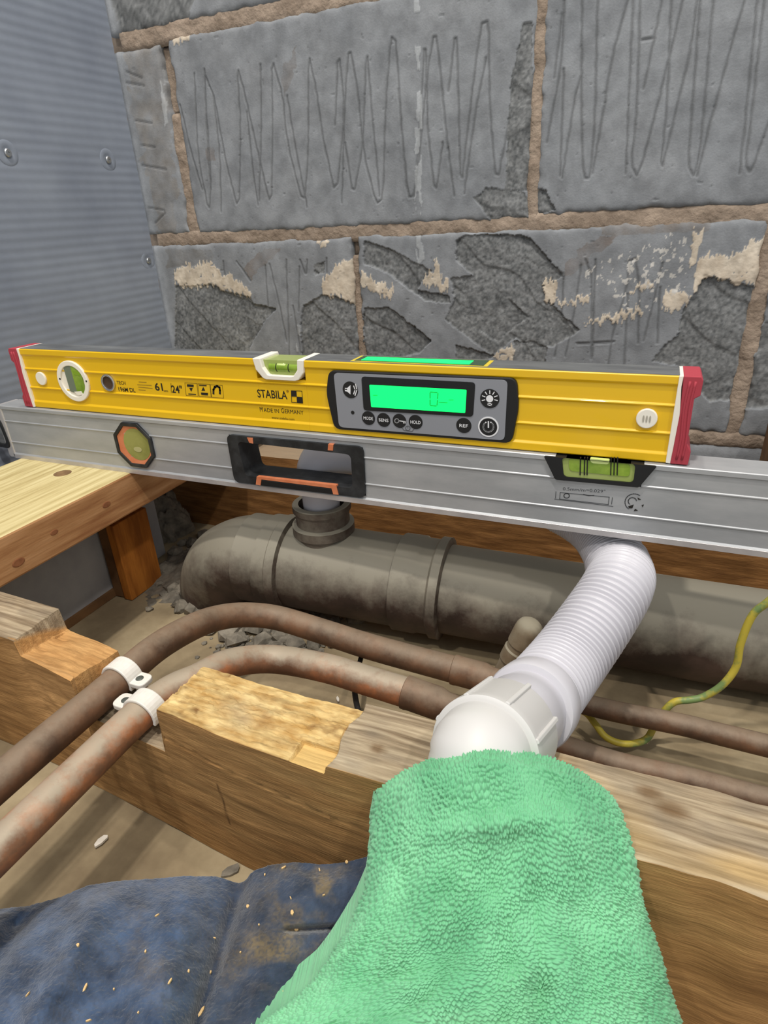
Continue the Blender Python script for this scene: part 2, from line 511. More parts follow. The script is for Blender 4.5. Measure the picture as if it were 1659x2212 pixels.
CHIP = [(CA([(65, 455), (235, 455), (330, 440), (400, 490), (600, 540), (620, 590), (790, 625), (720, 680), (600, 890), (560, 1040), (60, 1040)]), .0028, (1, -.5)),
        (CA([(410, 500), (620, 580), (790, 625), (660, 740), (470, 620)]), .002, (.4, 1)),
        (CA([(980, 600), (1110, 520), (1230, 540), (1370, 590), (1375, 1040), (970, 1040), (960, 700)]), .0028, (-1, 0)),
        (CA([(1050, 310), (1130, 280), (1130, 360), (1060, 380)]), .001, (0, 1)),
        (C9([(-180, 130), (0, 190), (310, 350), (240, 420), (200, 490), (420, 520), (440, 580), (260, 560), (130, 470), (0, 370), (-180, 300)]), .003, (-.6, -1)),
        (C9([(-180, 620), (0, 610), (310, 850), (220, 940), (-190, 1040), (-190, 700)]), .0045, (.3, -1)),
        (C9([(560, 90), (900, 90), (1010, 110), (1130, 250), (1250, 380), (1200, 420), (1180, 600), (1370, 780), (1180, 890), (1060, 900), (900, 830), (740, 960), (560, 820), (400, 700), (470, 560), (440, 400), (600, 380), (480, 270), (480, 130)]), .003, (.5, 1)),
        (C9([(540, 420), (700, 420), (1000, 680), (840, 800), (780, 870), (600, 740), (670, 680), (480, 560)]), .0025, (1, -1)),
        (C9([(1040, 560), (1370, 780), (1180, 890), (1160, 720)]), .0015, (1, 0)),
        (C9([(830, 100), (1260, 370), (1230, 390), (840, 190)]), .001, (.7, 1)),
        (C9([(480, 880), (760, 960), (600, 1040), (480, 1040)]), .002, (0, 1)),
        (C9([(900, 850), (1040, 860), (1130, 900), (1120, 1040), (880, 1040)]), .0025, (1, 0)),
        (C10([(860, 600), (1270, 690), (1290, 720), (1250, 1000), (1160, 1400), (1110, 1640), (900, 1660), (640, 1360), (420, 1320), (520, 1190), (630, 1110), (680, 900), (760, 780)]), .0032, (.4, .6)),
        (C10([(1335, 1040), (1500, 900), (1700, 1000), (1700, 1700), (1180, 1720), (1220, 1500)]), .003, (1, 0)),
        (C8([(340, 890), (400, 840), (560, 860), (590, 900), (575, 1010), (430, 1010)]), .0012, (0, 1)),
        (C8([(500, 400), (560, 100), (600, 100), (600, 860), (480, 850)]), .0005, (1, 0)),
        (C8([(600, 850), (660, 850), (700, 940), (620, 970), (590, 960)]), .003, (1, 0)),
        (C7([(60, -60), (470, -60), (420, 110), (340, 130), (130, 150)]), .0012, (1, 0))]
CREAM = [CA([(55, 430), (60, 360), (100, 310), (200, 320), (260, 280), (330, 270), (350, 320), (420, 380), (560, 440), (605, 500), (610, 550), (540, 520), (400, 490), (300, 440), (250, 460), (120, 455)]),
         CA([(1115, 500), (1115, 400), (1210, 320), (1280, 260), (1350, 270), (1375, 400), (1380, 590), (1330, 570), (1230, 530), (1130, 520)]),
         CA([(1380, 450), (1400, 370), (1480, 400), (1620, 470), (1640, 520), (1590, 540), (1480, 490)]),
         C9([(245, 430), (260, 390), (330, 350), (320, 270), (345, 290), (370, 350), (385, 440), (430, 420), (425, 510), (340, 480), (250, 460)]),
         C9([(1105, 410), (1205, 430), (1200, 570), (1120, 560)]), C9([(1200, 560), (1300, 580), (1400, 520), (1440, 490), (1430, 550), (1340, 595), (1210, 590)]),
         C9([(740, 970), (820, 890), (905, 900), (885, 1000)]), C9([(1380, 720), (1500, 690), (1640, 660), (1620, 700), (1480, 725)]),
         C10([(760, 770), (800, 480), (870, 430), (1040, 440), (1180, 370), (1230, 310), (1700, 270), (1700, 720), (1270, 690), (1090, 640), (880, 600), (820, 680)]),
         C10([(505, 880), (530, 740), (700, 720), (735, 820), (590, 910)]), C10([(0, 965), (100, 930), (200, 890), (350, 870), (330, 920), (180, 970), (60, 985)]),
         C10([(760, 240), (860, 215), (830, 330), (770, 560), (735, 520)]), C10([(230, 730), (420, 640), (440, 690), (260, 750)]),
         C7([(345, 130), (440, 110), (430, 170), (360, 195)]), C7([(1000, 1075), (1060, 1080), (1050, 1105), (1010, 1105)])]
WHITE = [XZ(p, D) for p in [[(893, 0), (905, 0), (906, 26), (897, 28)], [(894, 100), (907, 100), (907, 152), (898, 150)], [(899, 200), (910, 195), (912, 440), (908, 466), (899, 462), (896, 330)],
                            [(898, 500), (912, 500), (915, 560), (903, 575)], [(345, 150), (352, 150), (362, 265), (354, 275)], [(640, 700), (650, 705), (652, 765), (640, 760)]]]
STAIN = [(C9([(1500, 100), (1620, 100), (1330, 370), (1240, 380), (1260, 300)]), (120, 100, 84)), (CA([(700, 190), (810, 190), (730, 300), (600, 420), (560, 330)]), (118, 102, 88)),
         (C7([(120, 190), (330, 180), (380, 1050), (300, 1050)]), (136, 128, 118)), (C7([(840, 330), (910, 200), (900, 380), (850, 430)]), (112, 104, 98)),
         (C7([(515, 660), (545, 660), (545, 720), (520, 720)]), (116, 100, 88)), (C10([(0, 60), (1000, 60), (900, 230), (0, 270)]), (124, 110, 96)), (CA([(0, 190), (330, 200), (330, 290), (0, 330)]), (112, 106, 98))]


def sst0(a, b, x):
    t = np.clip((x - a) / (b - a), 0, 1); return t * t * (3 - 2 * t)


def chaikin(P):
    out = [P[0]]
    for (a, b), (c, d_) in zip(P[:-1], P[1:]):
        out += [(a * .82 + c * .18, b * .82 + d_ * .18), (a * .18 + c * .82, b * .18 + d_ * .82)]
    return out + [P[-1]]


SCR = [chaikin(p) if len(p) > 2 else p for p in SCR]


def srgb(c):
    return np.array(lin(c)[:3])


def field(x, z, seed):
    """height (towards the room) and colour of the block faces at wall coordinates"""
    h = (fbm(x * 60, z * 60, seed, 4) - .5) * .0003 + (fbm(x * 9, z * 9, seed + 3, 3) - .5) * .0010
    n1 = fbm(x * 26, z * 26, seed + 11, 4)[:, None]
    col = srgb((132, 135, 139)) * (1 - n1) + srgb((148, 150, 153)) * n1
    jx = x + (fbm(x * 230, z * 230, 5, 2) - .5) * .003
    jz = z + (fbm(x * 230, z * 230, 9, 2) - .5) * .003
    jzs = z + (fbm(x * 420, z * 60, 19, 2) - .5) * .016
    for poly, c in STAIN:
        m = inpoly(x + (fbm(x * 90, z * 90, 25, 2) - .5) * .02, jz, poly)
        a = (m * .7 * fbm(x * 80, z * 80, 31, 3))[:, None]
        col = col * (1 - a) + srgb(c) * a
    gd = np.full(x.shape, 9.0)
    gx = x + (vn(x * 160, z * 160, 40) - .5) * .0009
    for p in SCR:
        gd = np.minimum(gd, segdist(gx, z, p))
    wd = .0008 + .0006 * vn(x * 90, z * 90, 44)
    g = np.exp(-(gd / wd) ** 2)
    h = h - g * .0011 + np.exp(-((gd - .0022) / .0008) ** 2) * .0002
    a = (g * .62)[:, None]
    col = col * (1 - a) + srgb((92, 93, 94)) * a
    for i, (poly, dep, dr) in enumerate(CHIP):
        m = inpoly(jx, jz, poly)
        if not m.any(): continue
        P = np.array(poly); c = P.mean(0); e = np.abs(P - c).max(0).mean() + 1e-6
        s = ((x - c[0]) * dr[0] + (z - c[1]) * dr[1]) / e
        rough = (fbm(x * 170, z * 170, 60 + i, 4) - .5)
        wob = fbm(x * 14, z * 14, 70 + i, 2)
        ph = ((x * .62 + z * .78) / .052 + wob * .9 + i * .37) % 1.0
        ph2 = ((x * .80 - z * .60) / .085 + wob * .7 + i * .61) % 1.0
        dd = dep * (0.62 + .35 * s) - rough * .0016 + .0013 * ph ** 1.4 * sst0(1.0, .93, ph) - .0008 * ph2 * sst0(1.0, .9, ph2) + .0004
        h = np.where(m, h * .4 - np.maximum(dd, .0002), h)
        t = np.clip(fbm(x * 380, z * 380, 90 + i, 3) * 1.5 - .25 + .25 * (fbm(x * 45, z * 45, 95 + i, 2) - .5), 0, 1)[:, None]
        cc = srgb((88, 90, 91)) * (1 - t) + srgb((146, 147, 147)) * t
        col = np.where(m[:, None], cc, col)
    for poly in CREAM:
        m = inpoly(jx, jzs, poly) & (vn(x * 260, z * 260, 77) > .06)
        t = fbm(x * 120, z * 60, 33, 3)[:, None]
        col = np.where(m[:, None], srgb((188, 172, 152)) * (1 - t) + srgb((224, 212, 194)) * t, col)
        h = np.where(m, np.maximum(h, -.001) + .0006 + (fbm(x * 300, z * 300, 34, 2) - .5) * .0006, h)
    for poly in WHITE:
        m = inpoly(x + (fbm(x * 200, z * 60, 6, 2) - .5) * .004, z, poly) & (fbm(x * 150, z * 60, 71, 2) > .36)
        a = (m * .38)[:, None]
        col = col * (1 - a) + srgb((205, 208, 210)) * a
        h = np.where(m, h + .0004, h)
    # scattered pits and specks
    pit = vn(x * 240, z * 240, 200) > .965
    h = np.where(pit, h - .0008, h)
    splash = (fbm(x * 260, z * 200, 301, 3) > .66) & inpoly(x, z, C10([(-250, 560), (300, 380), (560, 240), (720, 240), (700, 700), (300, 960), (0, 700)]))
    col = np.where(splash[:, None], srgb((206, 202, 196)), col)
    return h, col


wall = mesh_obj('wall_back', *boxmesh(-.12, 1.35, D + .013, D + .10, -.25, .85), M['mortar'], center=False)
wall['kind'] = 'structure'


def mortar_strip(xa, xb, za, zb_, seed, proud=.0):
    """bed of mortar filling the rectangle, rough and nearly flush with the blocks"""
    st = .0022
    xs = np.linspace(xa, xb, max(int((xb - xa) / st), 6)); zs = np.linspace(za, zb_, max(int((zb_ - za) / st), 6))
    X, Z = np.meshgrid(xs, zs); x = X.ravel(); z = Z.ravel()
    y = D + .0016 - proud - (fbm(x * 60, z * 60, 401 + seed, 4) - .5) * .0045 - (fbm(x * 260, z * 260, 421 + seed, 2) - .5) * .0016
    e = np.minimum(np.minimum(X - xa, xb - X), np.minimum(Z - za, zb_ - Z)).ravel()
    y = y + .004 * np.exp(-e / .002)
    V = np.stack([x, y, z], 1)
    return mesh_obj('mortar_joint', V, gridfaces(len(xs), len(zs)), M['mortar'], wall, True)


def block(x0, x1, z0, z1, st, seed, tilt=0.0):
    """face mesh with returned edges; tilt shears the block's upright edges"""
    nx = max(int((x1 - x0) / st), 6); nz = max(int((z1 - z0) / st), 6)
    xs = np.linspace(x0, x1, nx); zs = np.linspace(z0, z1, nz)
    X, Z = np.meshgrid(xs, zs)
    ex = np.minimum(X - x0, x1 - X); ez = np.minimum(Z - z0, z1 - Z); e = np.minimum(ex, ez)
    X = X + (fbm(X * 0 + seed, Z * 55, seed, 3) - .5) * .006 * np.exp(-ex / .008) + tilt * (Z - z0)
    Z = Z + (fbm(X * 55, Z * 0 + seed, seed + 1, 3) - .5) * .005 * np.exp(-ez / .008)
    x = X.ravel(); z = Z.ravel()
    h, col = field(x, z, seed)
    h = h - .004 * np.exp(-(e.ravel() / .0022)) * (0.4 + vn(x * 120, z * 120, 7))
    y = D - h
    V = np.stack([x, y, z], 1)
    Fc = gridfaces(nx, nz)
    # returns
    idx = np.concatenate([np.arange(nx), np.arange(1, nz) * nx + nx - 1, (nz - 1) * nx + np.arange(nx - 2, -1, -1), np.arange(nz - 2, 0, -1) * nx])
    B = V[idx].copy(); B[:, 1] = D + .02
    n0 = len(V); k = len(idx)
    V = np.concatenate([V, B]); col = np.concatenate([col, col[idx]])
    j = np.arange(k); jn = (j + 1) % k
    Fc = np.concatenate([Fc, np.stack([idx[jn], idx[j], n0 + j, n0 + jn], 1)])
    return mesh_obj('concrete_block', V, Fc, M['block'], wall, True, col)


X0 = float(atY(427, 506, D)[0]); Z0 = float(atY(427, 506, D)[2])
xr = float(atY(1137, 480, D)[0])
zt = Z0 + .215
XL = -.078
FI, CO = .0011, .006
block(X0, xr, Z0, zt, FI, 1)                                   # main scratched block
block(xr + .0095, xr + .31, Z0 + .003, zt + .012, FI, 2)       # its right neighbour
block(xr + .31 + .01, xr + .75, Z0 + .003, zt + .012, CO, 3)
xl1 = float(atY(372, 300, D)[0])
block(XL - .012, X0 - .014, Z0 + .002, zt - .004, FI * 1.5, 4)        # narrow left block
zb = Z0 - .012
xj1 = float(atY(768, 640, D)[0]); xj2 = float(atY(1612, 780, D)[0])
block(XL - .012, xj1 - .002, zb - .215, zb, FI, 5)
block(xj1 + .006, xj2 - .006, zb - .215, zb + .002, FI, 6)
block(xj2 + .008, xj2 + .13, zb - .215, zb + .002, FI * 1.5, 7)
block(xj2 + .14, xj2 + .56, zb - .215, zb + .002, CO, 8)
for i, (a, b) in enumerate([(XL - .012, .30), (.31, .75), (.76, 1.2)]):
    block(a, b, zb - .44, zb - .227, CO, 12 + i)
zu = zt + .0125
block(XL - .012, .045 + .30, zu, zu + .215, FI * 1.5 if False else .003, 9)
block(.355, .795, zu + .004, zu + .217, .004, 10)
block(.805, 1.24, zu + .006, zu + .217, CO, 11)

mortar_strip(XL, 1.2, zb - .005, Z0 + .006, 1)
mortar_strip(XL, 1.2, zb - .232, zb - .212, 2, .001)
mortar_strip(XL, 1.2, zt - .006, zu + .006, 3)
mortar_strip(X0 - .019, X0 + .004, Z0 - .004, zt - .075, 4, -.001)
mortar_strip(X0 - .019, X0 + .004, zt - .076, zt - .004, 14, -.008)
mortar_strip(xr - .003, xr + .013, Z0 - .004, zt + .012, 5, -.0005)
mortar_strip(xr + .307, xr + .323, Z0 - .004, zt + .012, 6)
mortar_strip(xj1 - .005, xj1 + .009, zb - .22, zb - .02, 7, -.0025)
mortar_strip(xj1 - .005, xj1 + .009, zb - .021, zb + .002, 17, -.009)
mortar_strip(xj2 - .009, xj2 + .011, zb - .22, zb + .004, 8, -.0012)
mortar_strip(xj2 + .127, xj2 + .143, zb - .22, zb + .004, 9)
mortar_strip(.342, .358, zu - .004, zu + .217, 10)
mortar_strip(.792, .808, zu - .004, zu + .217, 11)

# ------------------------------------------------------------------ LEFT WALL : ribbed sheet with fixings
ys = np.arange(-.75, D + .004, .02)
zs = np.arange(-.23, .85, .0013)
Yg, Zg = np.meshgrid(ys, zs)
yv = Yg.ravel(); zv = Zg.ravel()
rib = np.sin((zv + .0012 * np.sin(yv * 14) + .0015 * fbm(yv * 12, zv * 20, 3, 2)) * 2 * math.pi / .0098)
amp = .35 + .65 * fbm(yv * 7, zv * 30, 8, 3)
xv = -.078 + .00017 * rib * amp + (fbm(yv * 9, zv * 9, 5, 3) - .5) * .002
dent = np.zeros_like(xv)
SCW = [atX(18, 330, -.077), atX(235, 345, -.077), atX(322, 563, -.077)]
for s in SCW:
    r2 = (yv - s[1]) ** 2 + (zv - s[2]) ** 2
    dent += .002 * np.exp(-r2 / .011 ** 2)
xv = xv - dent
wl = mesh_obj('wall_left', np.stack([xv, yv, zv], 1), gridfaces(len(ys), len(zs))[:, ::-1], M['foil'], None, True, center=False)
wl['kind'] = 'structure'
for s in SCW:
    c = np.array([-.079, s[1], s[2]])
    # dished washer, pressed into the sheet
    w = lathe_obj('washer', c + [-.001, 0, 0], c + [.0016, 0, 0], [(0, .0125), (.6, .0125), (.75, .0115), (.72, .006), (.5, .005)], M['foil'], wl)
    lathe_obj('screw_head', c + [0, 0, 0], c + [.0028, 0, 0], [(0, .0042), (.7, .0042), (1, .0034), (1.0, .0012), (.6, .001)], M['screw'], w, 20)

# ------------------------------------------------------------------ FLOOR (top of the boards below) and rubble
ZF = -.222
xs = np.arange(-.12, 1.0, .008); yy = np.arange(-.75, .34, .008)
Xg, Yg = np.meshgrid(xs, yy)
zz = ZF + (fbm(Xg.ravel() * 16, Yg.ravel() * 16, 3, 4) - .5) * .004
fl = mesh_obj('floor', np.stack([Xg.ravel(), Yg.ravel(), zz], 1), gridfaces(len(xs), len(yy)), M['floor'], None, True, center=False)
fl['kind'] = 'structure'

rnd = random.Random(4)


def rubble(name, spots, label, n, rmin, rmax, m):
    parts = []
    for k in range(n):
        cx, cy, sp = spots[k % len(spots)]
        x = cx + rnd.gauss(0, sp); y = cy + rnd.gauss(0, sp * .7)
        r = rnd.uniform(rmin, rmax) * (0.6 + .8 * rnd.random())
        bm = bmesh.new(); bmesh.ops.create_icosphere(bm, subdivisions=1, radius=r)
        q = Matrix.Rotation(rnd.random() * 6, 3, Vector((rnd.random(), rnd.random(), rnd.random() + .1)))
        v = []
        for vv in bm.verts:
            p = q @ (vv.co * rnd.uniform(.7, 1.25)); v.append((x + p.x, y + p.y * 1.1, ZF + max(p.z * .7 + r * .35, -.002)))
        parts.append((v, [tuple(i.index for i in f.verts) for f in bm.faces])); bm.free()
    v, f = join(parts)
    o = mesh_obj(name, v, f, m)
    tag(o, label, 'rubble', kind='stuff')
    return o


rubble('rubble', [(.10, .085, .03), (.13, .06, .03), (.17, .035, .035), (.09, .12, .03), (.22, .02, .03), (.28, .02, .03)], 'loose grey mortar rubble under the dusty soil pipe elbow', 420, .003, .011, M['rubble'])
rubble('rubble', [(.235, -.03, .016), (.26, -.02, .016), (.28, -.022, .012)], 'small patch of grey crumbs on the floor inside the copper pipe bend', 170, .0015, .005, M['rubble'])
# mound under the elbow
xs = np.linspace(.04, .34, 90); yy = np.linspace(-.012, .16, 60)
Xg, Yg = np.meshgrid(xs, yy)
mh = .030 * np.exp(-((Xg - .13) / .06) ** 2 - ((Yg - .09) / .045) ** 2) + .012 * np.exp(-((Xg - .22) / .07) ** 2 - ((Yg - .04) / .03) ** 2)
edge = np.clip(np.minimum(np.minimum(Xg - .04, .34 - Xg), np.minimum(Yg + .012, .16 - Yg)) / .02, 0, 1)
zz = ZF - .003 + mh * edge + (fbm(Xg * 60, Yg * 60, 6, 4) - .35) * .012 * edge
o = mesh_obj('rubble_mound', np.stack([Xg.ravel(), Yg.ravel(), zz.ravel()], 1), gridfaces(90, 60), M['rubble'], None, True)
tag(o, 'heap of grey mortar dust banked around the soil pipe elbow', 'rubble', kind='stuff')


def flake(px, py, s, m, label, cat='debris', z=ZF + .002, lab=None):
    p = atZ(px, py, z)
    pts = [(math.cos(a) * s * rnd.uniform(.7, 1.2), math.sin(a) * s * .45 * rnd.uniform(.7, 1.2)) for a in np.linspace(0, 6.28, 8)[:-1]]
    rz = rnd.random() * 3
    v = []
    for k, t in ((0, 0), (1, .0015)):
        for a, b in pts:
            v.append((p[0] + a * math.cos(rz) - b * math.sin(rz), p[1] + a * math.sin(rz) + b * math.cos(rz), p[2] - .001 + t))
    n = len(pts)
    f = [tuple(range(n - 1, -1, -1)), tuple(range(n, 2 * n))] + [(i, (i + 1) % n, (i + 1) % n + n, i + n) for i in range(n)]
    o = mesh_obj('plaster_flake', v, f, m)
    tag(o, label, cat)


flake(220, 1815, .0055, M['plaster'], 'curled white plaster flake on the floor between the pipe shadows')
flake(500, 1880, .007, M['rubble'], 'grey mortar crumb on the floor against the notched joist')
flake(730, 1510, .003, M['plaster'], 'tiny white crumb on the floor behind the notched joist')

# ------------------------------------------------------------------ TIMBERS
def woodbox(x0, x1, y0, y1, z0, z1):
    return boxmesh(x0, x1, y0, y1, z0, z1)


# pale board under the left end of the silver level
bd = thing('timber_board', (.045, -.1, -.0985), 'pale sawn timber board with a pinkish side, under the left end of the silver level', 'timber')
v, f = boxmesh(-.034, .1208, -.40, .30, -.0985, -.0585)
bo = mesh_obj('board', v, f, M['pine_side'], bd)
bo.data.materials.append(M['pine'])
bo.data.polygons[1].material_index = 1
bevel(bo, .002, 2)
kp = atZ(135, 1022, -.0583)
mesh_obj('knot', *seg_tube((kp[0], kp[1], -.0589), (kp[0], kp[1], -.0581), [(0, .0085), (.8, .0085), (1, .0075)], 24), mat('dark_knot', (110, 84, 56), (140, 110, 74), scale=120, rough=.8), bd)
for a, b, s in [(40, 1215, .006), (117, 1150, .004), (230, 1090, .005)]:
    kp = atX(a, b, .1208)
    vv, ff = seg_tube((.1200, kp[1], kp[2]), (.1212, kp[1], kp[2]), [(0, s), (.8, s), (1, s * .8)], 20)
    vv = np.array(vv); vv[:, 2] = kp[2] + (vv[:, 2] - kp[2]) * .6
    mesh_obj('knot', vv, ff, mat('side_knot', (122, 72, 42), (150, 96, 60), scale=120, rough=.8), bd)

# grey panel below the board, with a dark base strip
pn = thing('backing_panel', (.04, -.1, ZF), 'dark grey sheet panel standing on the floor below the pale board', 'panel')
mesh_obj('sheet', *boxmesh(.033, .043, -.40, .008, ZF + .008, -.0985), M['lead'], pn)
mesh_obj('base_strip', *boxmesh(.031, .047, -.40, .006, ZF, ZF + .009), M['end_grain'], pn)
mesh_obj('sheet', *boxmesh(.026, .036, .05, .100, ZF + .002, -.0985), M['lead'], pn)

nb = thing('timber_packer', (.06, .025, ZF), 'short upright orange timber block between the grey panel and the soil pipe', 'timber')
bevel(mesh_obj('block_face', *boxmesh(.062, .0735, -.0008, .0500, ZF, -.127), M['orange_wood'], nb), .001)
bevel(mesh_obj('block_side', *boxmesh(.046, .0618, .0012, .0500, ZF, -.120), M['end_grain'], nb), .001)

# stone-grey masonry lumps at the corner behind the orange block
p = atY(374, 1165, .150)
bm = bmesh.new(); bmesh.ops.create_icosphere(bm, subdivisions=5, radius=1.0)
vv = np.array([q.co[:] for q in bm.verts]); ff = [tuple(k.index for k in q.verts) for q in bm.faces]; bm.free()
rr = .45 + 1.1 * fbm(vv[:, 0] * 2.2 + 9, vv[:, 2] * 4.5 + vv[:, 1] * 2.1, 4, 5)
vv = vv * rr[:, None] * np.array([.026, .030, .075]) + p
o = mesh_obj('mortar_lump', vv, ff, M['rubble'], None, True)
tag(o, 'ragged column of grey mortar in the corner beside the brown rear timber', 'mortar')

# rear header timber
xs = np.arange(-.02, 1.05, .004)
HY0, HY1, HZ0, HZ1 = .190, .242, ZF, -.108


def beam(x, yf, yr, zb_, ztop, nf, nt, nr, front_d, top_d, colf):
    """ring of points round the beam at every x: front (bottom->top), top (front->rear), rear (top->bottom)"""
    rows = []; cols = []
    tf = np.linspace(0, 1, nf); tt = np.linspace(0, 1, nt)[1:]; tr = np.linspace(0, 1, nr)[1:]
    for i, xx in enumerate(x):
        a, b = yf[i], yr[i]
        zf_ = ztop(np.array([xx]), np.array([0.0]))[0]; zr_ = ztop(np.array([xx]), np.array([1.0]))[0]
        z = zb_ + (zf_ - zb_) * tf
        F_ = np.stack([np.full(nf, xx), a - front_d(np.full(nf, xx), z), z], 1)
        zz_ = ztop(np.full(nt - 1, xx), tt) + top_d(np.full(nt - 1, xx), a + (b - a) * tt) * np.sin(np.pi * np.clip(tt, 0.02, .98)) ** .3
        T_ = np.stack([np.full(nt - 1, xx), a + (b - a) * tt, zz_], 1)
        R_ = np.stack([np.full(nr - 1, xx), np.full(nr - 1, b), zr_ + (zb_ - zr_) * tr], 1)
        rows.append(np.concatenate([F_, T_, R_]))
        if colf is not None:
            cols.append(np.concatenate([colf(F_, 0, ztop(np.full(nf, xx), 0 * tf)), colf(T_, 1, None), colf(R_, 2, None)]))
    n = len(rows[0])
    V = np.concatenate(rows)
    Fc = [tuple(q) for q in gridfaces(n, len(x), True)[:, ::-1]]
    Fc += [tuple(range(n)), tuple(range(len(V) - 1, len(V) - n - 1, -1))]
    return V, Fc, (np.concatenate(cols) if colf is not None else None)


V, Fc, _ = beam(xs, np.full(len(xs), HY0), np.full(len(xs), HY1), HZ0, lambda x, t: np.full(x.shape, HZ1), 30, 10, 3,
                lambda x, z: (fbm(x * 25, z * 160, 3, 3) - .5) * .0025, lambda x, y: (fbm(x * 30, y * 120, 5, 3) - .5) * .003, None)
hd = mesh_obj('header_joist', V, Fc, M['header'])
smooth_by_angle(hd, .7)
tag(hd, 'long brown timber running behind the soil pipe, below the silver level', 'timber')

# small brown post at the far right, in front of the blockwork
p0 = atY(1668, 930, .28)
o = mesh_obj('timber_post', *boxmesh(p0[0], p0[0] + .05, .262, .312, -.11, float(atY(1650, 905, .28)[2])), M['end_grain'])
bevel(o, .002)
tag(o, 'brown timber post end at the far right above the silver level', 'timber')

# notched joist in the foreground
JX = np.unique(np.round(np.concatenate([np.arange(.0, .19, .003), np.arange(.188, .196, .0006), np.arange(.196, .246, .0016), np.arange(.246, .252, .0006), np.arange(.252, .326, .002),
                                        np.arange(.325, .334, .0006), np.arange(.334, .448, .0014), np.arange(.448, .456, .0006), np.arange(.456, .95, .003)]), 5))
yf = np.interp(JX, [0, .19, .30, .38, .45, .6, 1.0], [-.200, -.207, -.218, -.2255, -.2285, -.2268, -.226])
yf = yf + (fbm(JX * 26, JX * 0, 71, 3) - .5) * .005 * np.clip((JX - .55) / .05, 0, 1)
yr = yf + np.interp(JX, [0, .19, .33, .45, 1], [.042, .0415, .043, .049, .050])


def sst(a, b, x):
    t = np.clip((x - a) / (b - a), 0, 1); return t * t * (3 - 2 * t)


def jtop(x, t):
    z = np.full(x.shape, -.100)
    notch = -.112 - .006 * t - .003 * np.clip((x - .19) / .06, 0, 1)
    s1 = sst(.1915, .1945, x + .002 * t)
    z = z * (1 - s1) + notch * s1
    s2 = sst(.2470, .2500, x); z = z * (1 - s2) + (-.143) * s2
    s3 = sst(.3285, .3315, x - .002 * t); z = z * (1 - s3) + (-.1062) * s3
    xs_ = .4515 + .002 * np.sin(t * 9)
    s4 = sst(xs_ - .001, xs_ + .001, x); z = z * (1 - s4) + (-.100) * s4
    return z


def jfront(x, z):
    d = (fbm(x * 14, z * 90, 3, 3) - .5) * .0018
    # torn, split patch of the face left of the pipes
    torn = sst(.17, .20, x) * (1 - sst(.245, .252, x)) * sst(-.20, -.15, z)
    d = d - torn * (.002 + .004 * fbm(x * 50, z * 60, 8, 3))
    seam = np.exp(-((z + .1293 + (x - .33) * .085) / .0007) ** 2) * (x > .325) * (x < .50)
    d = d - seam * .0012
    return d


def jtopd(x, y):
    a = (fbm(x * 30, y * 160, 13, 3) - .5) * .0014
    ch = ((x > .332) & (x < .4515)).astype(float)
    patch = ch * (x > .428) * (y < -.2115)
    b = (fbm(x * 90, y * 260, 17, 4) - .5) * .0042 + (vn(x * 420, y * 700, 18) - .5) * .0012
    nt_ = ((x > .194) & (x < .25)).astype(float)
    c = (fbm(x * 60, y * 80, 21, 3) - .5) * .005
    return a * (1 - ch) * (1 - nt_) + b * ch * (1 - patch) + nt_ * c + patch * (-.0032)


KNOTS = [(*atZ(1402, 1713, -.1)[:2], .0042), (*atZ(1452, 1748, -.1)[:2], .0050), (*atZ(815, 1618, -.1)[:2], .0030)]


